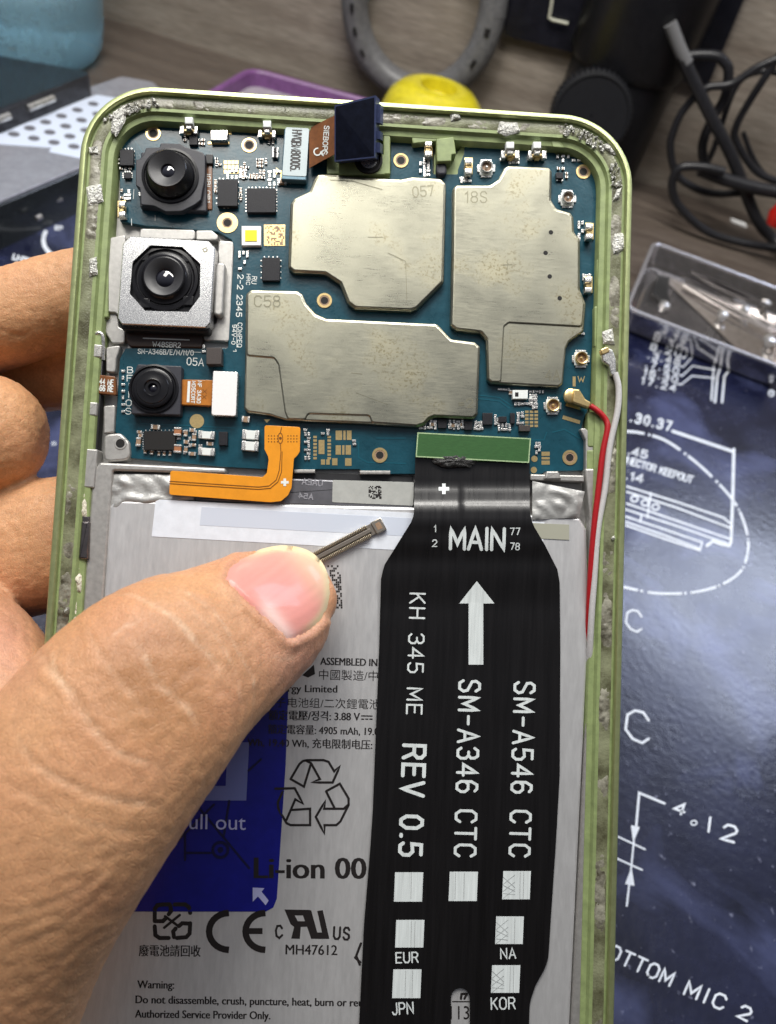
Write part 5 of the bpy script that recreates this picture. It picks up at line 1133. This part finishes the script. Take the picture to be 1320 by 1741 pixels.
for i, r_ in enumerate(('8.20', '.3.48', '.7.50', '16.30', '17.24')): text(pr, r_, (1106 - i * 4, 594 + i * 14.4), (1156 - i * 2, 607 + i * 14.6), 11, 2.2, mw, gap=.5)
for i in range(4): stroke(pr, [(1158 - i * 2, 607 + i * 15), (1164 - i * 2, 609 + i * 15), (1180 - i * 1, 588 + i * 17), (1216, 601 + i * 14)], 2.0, mw)
stroke(pr, [(1216, 590), (1210, 680)], 3, mw)
for k in (0, 12): stroke(pr, [(1216 + k, 684), (1220 + k, 640), (1226 + k * 1.2, 622 + k * .6), (1240 + k * 1.2, 613 + k), (1330, 626 + k * 1.4)], 3.4, mw)
text(pr, 'O', (1307, 672), (1314, 674), 9, 3, mw)
text(pr, '.30.37', (1072, 716), (1139, 732), 15, 3.2, mw, gap=.5)
stroke(pr, [(1144, 733), (1236, 764), (1248, 768)], 5, mw); stroke(pr, [(1248, 764), (1246, 850), (1243, 922), (1240, 928), (1228, 926), (1212, 920), (1202, 928)], 5, mw)
for k, l in enumerate(([(1066, 827), (1150, 853), (1230, 880), (1242, 890)], [(1066, 836), (1150, 863), (1243, 898)], [(1066, 856), (1150, 885), (1243, 917)], [(1064, 866), (1150, 894), (1236, 924)], [(1064, 878), (1130, 900), (1194, 922)], [(1064, 887), (1130, 910), (1188, 932)], [(1064, 893), (1130, 916), (1190, 936), (1194, 922)])): stroke(pr, l, 3.2, mw)
stroke(pr, [(1107, 838), (1101, 880)], 3, mw); stroke(pr, [(1091, 876), (1089, 888)], 3, mw)
for x, y in ((1079, 848), (1097, 855), (1115, 862)): stroke(pr, [(x + 6 * math.cos(a), y + 5 * math.sin(a)) for a in [i * .628 for i in range(10)]], 3, mw, closed=True)
text(pr, '.45', (1068, 772), (1099, 779), 12, 2.6, mw); text(pr, 'CONNECTOR KEEPOUT', (1040, 780), (1176, 821), 11, 2.4, mw, gap=.2); text(pr, '.14', (1064, 814), (1092, 820), 12, 2.8, mw)
el = [(1062, 733), (1090, 736), (1130, 748), (1170, 775), (1205, 805), (1240, 842), (1258, 870), (1270, 905), (1272, 935), (1262, 968), (1235, 990), (1200, 1003), (1160, 1009), (1110, 1008), (1060, 998)]
el = [q[:2] for q in smoothpath([(*q, 0.) for q in el], 6)]
for i in range(0, len(el) - 1):
    if i % 9 == 7: continue
    stroke(pr, [el[i], el[i + 1]] if i % 9 != 8 else [el[i], tuple(np.add(el[i], np.subtract(el[i + 1], el[i]) * .5))], 4.2, mw, 0, False)
oc = lambda cx_, cy_, s: [(cx_ + s * a, cy_ + s * b_) for a, b_ in ((.48, -.28), (.25, -.62), (-.1, -.70), (-.42, -.52), (-.5, .1), (-.2, .5), (.2, .68), (.48, .5))]
stroke(pr, oc(1078, 1056, 27), 3.2, mw); stroke(pr, oc(1084, 1236, 40), 4, mw)
stroke(pr, [(1130, 1366), (1087, 1348), (1082, 1405)], 4, mw); fillpoly(pr, [(1073, 1403), (1088, 1406), (1077, 1433)][::-1], mw); stroke(pr, [(1078, 1430), (1073, 1480)], 3, mw); stroke(pr, [(1050, 1422), (1097, 1444)], 3, mw); stroke(pr, [(1050, 1460), (1092, 1479)], 3, mw)
fillpoly(pr, [(1074, 1474), (1079, 1506), (1063, 1503)][::-1], mw); stroke(pr, [(1070, 1505), (1066, 1540)], 3.4, mw)
text(pr, '4', (1145, 1380), (1162, 1386), 18, 3.6, mw); stroke(pr, [(1180 + 5 * math.cos(a), 1399 + 4 * math.sin(a)) for a in [i * .628 for i in range(10)]], 2.2, mw, closed=True); stroke(pr, [(1208, 1390), (1205, 1414)], 3.8, mw); text(pr, '2', (1226, 1426), (1248, 1432), 26, 4, mw)
text(pr, 'OTTOM', (1033, 1628), (1138, 1676), 24, 3.8, mw, gap=.3); text(pr, 'MIC', (1163, 1690), (1228, 1717), 24, 3.8, mw, gap=.42); text(pr, '2', (1254, 1728), (1270, 1736), 22, 4, mw)
text(pr, 'LHBBA', (22, 440), (62, 452), 8, 3, mw, gap=.15); text(pr, 'EP', (94, 390), (106, 391), 6, 2, mw); text(pr, 'C 5', (70, 760), (96, 756), 5, 1, mw)
stroke(pr, [(120 + 46 * math.cos(a), 408 + 34 * math.sin(a)) for a in [1.6 + i * .13 for i in range(16)]], 7, mw)
for i, y in enumerate((790, 800)): stroke(pr, [(1066, y + 2), (1070, y)], .5, mw)
pr.build('white_print', m_matp, mat_o, smooth=False)

# bottle of pale blue liquid
c = np.array(W(20, 78, 0.)); c[2] = 0
bo = empty('bottle', None, 'pale blue ribbed plastic bottle standing behind the black tablet', 'bottle', loc=c)
rr_ = 4.6; prof = [(.2, .25), (rr_ * .62, .05), (rr_ * .80, .02), (rr_ * .93, .35), (rr_ * .985, 1.1), (rr_, 2.2), (rr_ * 1.0, 3.4), (rr_ * .965, 3.9), (rr_ * .965, 4.3), (rr_ * 1.0, 4.8), (rr_, 8), (rr_ * .96, 8.5), (rr_, 9), (rr_, 14), (rr_ * .7, 18), (1.4, 21), (1.4, 23)]
mb = MB(); pts = [np.array((*q, 0.)) for q in prof]; lathe(mb, (0, 0, 0), [tuple(q[:2]) for q in smoothpath(pts, 4)], 56); mb.build('shell', M('pale_blue_plastic', (.50, .79, .94), .10, 0, 2, .06, .9, .12, trans=.72, bd=.2, ior=1.2), bo)
mb = MB(); lathe(mb, (0, 0, 23), [(1.7, -.9), (1.7, .8), (1.5, 1)], 32, cap1=True); mb.build('cap', M('bottle_cap_blue', (.05, .2, .5), .4), bo)
# stack at the back: casing with grey top and perforated sticker, black tablet on it
HT = 2.1
ca = empty('device_casing', None, 'grey topped black device casing with a white perforated sticker, under the black tablet', 'casing')
top = [W(x, y, HT)[:2] for x, y in ((-260, 452), (140, 284), (330, 203), (262, 138), (206, 128), (-300, 300))]
mb = MB(); prism(mb, rnd(ccw(top), .5), .35, HT - .12, .1); mb.build('body', M('dark_casing', (.015, .018, .018), .25, 0, 5, .4, coat=.4), ca)
mb = MB(); prism(mb, inset(rnd(ccw(top), .5), .05), HT - .118, HT, .05); mb.build('grey_panel', M('satin_grey_panel', (.30, .30, .335), .32, .3, 3, .15), ca)
mb = MB(); prism(mb, ccw([W(x, y, HT + .03)[:2] for x, y in ((-60, 236), (165, 161), (195, 166), (250, 190), (170, 262), (142, 270), (83, 258), (88, 251), (-60, 234.5 + 6))]), HT + .002, HT + .03, .005); mb.build('perforated_sticker', M('blue_white_sheet', (.58, .64, .76), .4), ca)
mb = MB()
for j in range(4):
    for i in range(9):
        x, y = 22 + i * 27 - j * 0 + (j * 32), 228 - i * 10.4 + j * 8.5
        x, y = (24 + i * 27 + j * 34, 228 - i * 10.3 + j * 7.0)
        if x > 180 or y > 262: continue
        ctr = W(x, y, HT + .034); mb.add([(ctr[0] + .22 * math.cos(a), ctr[1] + .22 * math.sin(a), ctr[2]) for a in [k * .5236 for k in range(12)]], [tuple(range(12))])
mb.build('perforation_pattern', M('hole_grey', (.12, .12, .14), .6), ca)
mb = MB()
for x0, y0, x1, y1 in ((20, 360, 50, 350), (62, 372, 70, 368), (90, 342, 104, 338)): tube(mb, [W(x0, y0, 1.2), W(x1, y1, 1.2)], .1, 8, 0)
mb.build('side_glints', m_tin, ca)  # silver glints on the casing side, given shape as tin bars
TZ = 3.0
ta = empty('tablet', None, 'black glossy tablet lying on the grey topped casing', 'tablet')
tq = [W(x, y, TZ)[:2] for x, y in ((164, 123), (-30, 88), (-420, 190), (-260, 285))]; tq[2] = tuple(np.array(tq[1]) + np.array(tq[3]) - np.array(tq[0]))
mb = MB(); prism(mb, rnd(ccw(tq), .4), HT + .03, TZ - .06, .12); mb.build('body', M('black_tablet_edge', (.03, .03, .034), .3, .3, 5, .3), ta)
mb = MB(); prism(mb, inset(rnd(ccw(tq), .4), .04), TZ - .058, TZ, .03); mb.build('glass', M('black_screen_glass', (.012, .014, .018), .16, 0, 6, .5, coat=.5), ta)
mb = MB(); a_, b_ = np.array(tq[0]), np.array(tq[3])
for t0, t1 in ((.22, .34), (.42, .47), (.60, .74)):
    q0, q1 = a_ + (b_ - a_) * t0, a_ + (b_ - a_) * t1; tube(mb, [(*q0, TZ - .35), (*q1, TZ - .35)], .14, 8, 0)
mb.build('side_button', m_tin, ta)
# purple tray
tr = empty('phone_case', None, 'purple phone case with raised lip lying open on the desk', 'phone case')
o0 = [W(x, y, .9)[:2] for x, y in ((425, 112), (668, 178), (560, 330), (250, 215))]
oo = rnd(ccw(o0), 1.3, 8); mb = MB(); k = len(oo); pr2 = [(0, .0), (0, .85), (.06, .9), (.22, .9), (.3, .8), (.34, .12)]
vs = [(x, y, z) for d_, z in pr2 for x, y in inset(oo, d_)]; mb.add(vs, [(j * k + i, j * k + (i + 1) % k, (j + 1) * k + (i + 1) % k, (j + 1) * k + i) for j in range(len(pr2) - 1) for i in range(k)]); o_ = len(mb.v) - k; mb.f.append(tuple(o_ + i for i in range(k))); mb.m.append(1)
mb.build('shell', [M('purple_rubber', (.20, .085, .24), .38, 0, 3, .2), M('greyish_lining', (.36, .32, .37), .5, 0, 3, .15)], tr)
# yellow lid and white scrap
c = W(716, 281, 0.); ye = MB(); lathe(ye, (0, 0, 0), [(2.55, 0), (2.65, 1.6), (2.58, 2.6), (2.3, 3.3), (1.8, 3.75), (1.2, 3.95), (.9, 3.9), (.8, 3.4), (.1, 3.3)], 56)
o = ye.build('spool', M('glossy_yellow', (.62, .53, .02), .22, .0, 3, .15, coat=.6), None); o.location = (c[0], c[1], 0); tag(o, 'glossy yellow round solder spool on the desk behind the phone', 'spool')
mb = MB(); prism(mb, ccw([W(x, y, .25)[:2] for x, y in ((818, 174), (845, 172), (856, 186), (820, 188))]), .02, .25, .03); tag(mb.build('paper_scrap', m_paper), 'small white scrap on the desk next to the yellow spool', 'scrap')
mb = MB(); prism(mb, ccw([W(x, y, .1)[:2] for x, y in ((1243, 370), (1268, 379), (1271, 385), (1246, 375))]), .01, .1, .02); tag(mb.build('paper_scrap', m_paper), 'tiny white sliver on the desk beneath the black cables', 'scrap')
# wall-leaning grey hose ring
YW = YWALL - 1.1
c = np.array(WY(722, -8, YW)); rx = (WY(838, 5, YW)[0] - WY(592, 5, YW)[0]) / 2
ri = empty('hose_ring', None, 'grey slotted cable hose curled in a ring against the wood panel', 'hose', loc=(c[0], YW, c[2]))
mb = MB(); ns_ = 72; path = [(rx * .98 * math.cos(2 * math.pi * i / ns_) * (1 - .1 * math.sin(2 * math.pi * i / ns_)), .25 * math.sin(4 * math.pi * i / ns_), rx * 1.22 * math.sin(2 * math.pi * i / ns_)) for i in range(ns_ + 1)]
tube(mb, path, .72, 14, 0, 1.0, (0, 1, 0)); mb.build('tube', M('grey_hose', (.13, .13, .135), .42, 0, 4, .25), ri)
for k in (26, 31, 34, 39, 42, 45, 58, 62, 66, 70):
    p0, p1 = np.array(path[k]), np.array(path[k + 1]); off = np.array([0, -.66, 0]); mb = MB(); tube(mb, [p0 + off, p1 + off], .17, 8, 0, .6); mb.build('slot', m_hole, ri)
# microscope stand
b0 = np.array(W(992, 292, 0)); mi_ = empty('microscope_stand', None, 'black microscope column with a knurled focus knob standing on the desk', 'microscope', loc=(b0[0], b0[1], 0))
m_mic = M('black_enamel', (.009, .009, .011), .36, .0, 4, .3, spec=.45); m_knob = M('knob_black', (.010, .0105, .013), .45, 0, 5, .2)
mb = MB(); r1 = 2.75; lathe(mb, (0, 0, 0), [(r1 * .9, 0), (r1, .35), (r1, 5.6), (r1 * .97, 5.62)], 56, 0, cap0=True); mb.build('lower_sleeve', m_mic, mi_)
mb = MB(); lathe(mb, (0, 0, 0), [(r1 * .97, 5.6), (r1 * 1.04, 5.66), (r1 * 1.10, 6), (r1 * 1.14, 24)], 56, 0, cap1=True); mb.build('upper_sleeve', m_mic, mi_)
kx = np.array(WY(1003, 196, b0[1] - r1 - .6)); kc = (kx[0] - b0[0], -r1 - .2, kx[2])
mb = MB(); ax = (0.05, -1, .18); n3 = 144; kr = 2.0
prof_ = [(1.0, -.5), (kr * .96, -.35), (kr, -.2), (kr, .75), (kr * .95, .9), (kr * .88, .93), (kr * .86, .86), (.05, .86)]
lathe(mb, kc, prof_, n3, 0, ax)
for j in (2, 3):
    for i in range(n3):
        if i % 3 == 0:
            v = np.array(mb.v[j * n3 + i]); ctr = np.array(kc); axn = np.array(ax) / np.linalg.norm(ax); rad = (v - ctr) - axn * ((v - ctr) @ axn); mb.v[j * n3 + i] = tuple(v - rad * .055)
mb.build('focus_knob', m_knob, mi_, smooth=False)
# black panel on the wall with a thin white wire
py_ = YWALL - .5
def wallq(pts, y): return [WY(x, yy, y) for x, yy in pts]
bpn = empty('black_box', None, 'black box against the wood panel behind the microscope column', 'box')
mb = MB(); q = wallq(((852, -120), (858, 60), (1203, 148), (1290, -60)), py_); n4 = len(q)
mb.add(q + [(x, YWALL - .02, z) for x, y, z in q], [(0, 1, 2, 3)] + [(i, 4 + i, 4 + (i + 1) % 4, (i + 1) % 4) for i in range(4)]); mb.build('body', M('black_wall_box', (.010, .010, .014), .3, 0, 2, .4, coat=.3), bpn, smooth=False)
mb = MB(); tube(mb, [WY(945, -40, py_ - .2), WY(936, 20, py_ - .2), WY(934, 30, py_ - .2), WY(940, 34, py_ - .2), WY(966, 40, py_ - .2)], .07, 8); mb.build('white_wire', M('white_wire_sleeve', (.6, .6, .5), .4), bpn)
# cables
m_cab = M('black_cable_rubber', (.018, .018, .021), .35, 0, 6, .3)
def cpt(x, y, yy):
    q = WY(x, y, yy)
    return q if q[2] > .35 else W(x, y, .35)
def cable(label, pts, w, yy, mat_=None):
    path = smoothpath([cpt(x, y, yy) for x, y in pts], 8)
    mb = MB(); tube(mb, path, w * 1.25, 12); o = mb.build('cable', mat_ or m_cab, None, ang=80); tag(o, label, 'cable', 'tangled black cables by the microscope'); return o
s_ = .0325
o = cable('thick straight black cable slanting down from a grey strain relief', [(1160, 92), (1172, 122), (1208, 196), (1245, 267), (1286, 370), (1320, 412), (1370, 470)], .235, YWALL - 4)
mb = MB(); tube(mb, smoothpath([WY(x, y, YWALL - 4) for x, y in ((1140, 40), (1155, 80), (1168, 108))], 5), .30, 12); mb.build('strain_relief', M('grey_relief', (.16, .16, .165), .4), o)
cable('black cable arching over and dropping into a narrow loop', [(1120, 120), (1133, 107), (1172, 95), (1216, 95), (1234, 108), (1239, 125), (1232, 167), (1210, 205), (1195, 246), (1200, 280), (1226, 306), (1250, 312)], .19, YWALL - 3)
cable('thin grey-black cable in the widest loop, reaching the picture edge', [(1340, 96), (1320, 101), (1286, 116), (1243, 143), (1199, 151), (1162, 188), (1145, 225), (1140, 250), (1147, 288), (1168, 312), (1214, 329), (1286, 325), (1340, 315)], .15, YWALL - 3.6)
cable('pale-sheened black cable hanging in a steep curve beside the red object', [(1350, 60), (1317, 107), (1276, 170), (1252, 215), (1253, 242), (1286, 291), (1330, 312)], .15, YWALL - 2.4)
cable('black cable looping lowest along the desk towards the tray', [(1232, 292), (1195, 284), (1156, 286), (1143, 314), (1154, 349), (1199, 391), (1255, 411), (1330, 424)], .17, YWALL - 5)
cable('black cable running level across the bottom of the tangle', [(1190, 288), (1230, 304), (1280, 318), (1340, 330)], .26, YWALL - 4.4)
cable('thin black cable crossing the tangle steeply between the two loops', [(1264, 225), (1276, 258), (1296, 292), (1330, 318)], .10, YWALL - 2)
cable('thin black cable rising from the middle of the tangle to the picture edge', [(1196, 290), (1215, 250), (1250, 150), (1290, 122), (1340, 126)], .12, YWALL - 2)
c = cpt(1326, 366, YWALL - 6); mb = MB(); lathe(mb, (0, 0, 0), [(.03, -.6), (.4, -.5), (.55, 0), (.4, .5), (.03, .6)], 24); o = mb.build('knob', M('bright_red_plastic', (.5, .015, .01), .3), None); o.location = c; tag(o, 'bright red rounded knob at the edge of the desk beside the cables', 'knob')
# steel tray of tools
st = empty('tool_tray', None, 'shallow shiny metal tray with bright rims on the mat', 'tray')
TZ1 = 1.5
tA = [np.array(W(1112, 413, TZ1)), np.array(W(1360, 506, TZ1)), np.array(W(1066, 524, TZ1))]
t4 = [tA[0][:2], tA[1][:2], tA[1][:2] + tA[2][:2] - tA[0][:2], tA[2][:2]]
oo = rnd(ccw([tuple(x) for x in t4]), .5, 5); k = len(oo); mb = MB(); pr2 = [(.35, MT + .005), (.22, MT + .1), (.0, TZ1 - .03), (.0, TZ1), (.09, TZ1), (.10, TZ1 - .06), (.42, MT + .22), (.55, MT + .16)]
vs = [(x, y, z) for d_, z in pr2 for x, y in inset(oo, d_)]; mb.add(vs, [(j * k + i, j * k + (i + 1) % k, (j + 1) * k + (i + 1) % k, (j + 1) * k + i) for j in range(len(pr2) - 1) for i in range(k)])
o_ = len(mb.v) - k; mb.f.append(tuple(o_ + i for i in range(k))); mb.m.append(0)
mb.build('pan', M('bright_tray_metal', (.62, .59, .58), .15, .95, 4, .2, 6, .12), st)
mb = MB(); lp_ = oo[::-1]; tube(mb, [(*q, TZ1) for q in lp_ + lp_[:2]], .085, 8); mb.build('rim', M('bright_rim_metal', (.80, .79, .84), .25, .8), st)
TF = MT + .2
def tool(name, label, cat, pts, w, h, m, hz=0.):
    mb = MB(); q = [np.array(W(x, y, TF + hz)) for x, y in pts]; L_ = q[-1] - q[0]; n_ = np.array([-L_[1], L_[0], 0]); n_ /= np.linalg.norm(n_)
    for s in (-1, 1):
        pa = smoothpath([q[0] + n_ * w * .25 * s + [0, 0, h], q[0] * .5 + q[-1] * .5 + n_ * w * .9 * s + [0, 0, h], q[-1] + n_ * .06 * s + [0, 0, h]], 8)
        tube(mb, pa, [.12 - .008 * i * .6 for i in range(len(pa))], 8, 0, .6)
    tag(mb.build(name, m, None), label, cat)
m_steel = M('dull_tool_steel', (.30, .28, .27), .32, .9, 6, .3)
tool('tweezers', 'grey steel tweezers lying lengthwise in the metal tray', 'tweezers', [(1160, 490), (1230, 528), (1300, 566)], .3, .25, m_steel)
tool('tweezers', 'darker tweezers crossing behind the grey pair in the metal tray', 'tweezers', [(1170, 472), (1240, 505), (1310, 535)], .26, .3, M('dark_tool_steel', (.06, .055, .055), .35, .8), .1)
for x, y, r_, lb in ((1127, 525, .26, 'small shiny screw near the tray corner'), (1226, 540, .24, 'small shiny screw in the middle of the tray floor'), (1299, 521, .26, 'small shiny screw by the tip of the dark tweezers'), (1264, 532, .22, 'small shiny screw resting against the grey tweezers'), (1306, 584, .3, 'largest shiny screw near the front rim of the tray')):
    c = W(x, y, TF + .1); mb = MB(); lathe(mb, (0, 0, 0), [(r_ * .5, -.1), (r_ * .5, .1), (r_, .12), (r_ * .9, .3), (.03, .36)], 16); o = mb.build('screw', m_tin, None); o.location = c; tag(o, lb, 'screw')
mb = MB(); pts = [W(x, y, TF + .12) for x, y in ((1118, 470), (1138, 474), (1134, 500), (1142, 520), (1122, 512), (1110, 500))]; prism(mb, ccw([q[:2] for q in pts]), TF + .01, TF + .22, .04); tag(mb.build('metal_scrap', M('dark_scrap', (.04, .04, .04), .4, .6)), 'dark cut metal scrap near the far end of the tray', 'scrap')
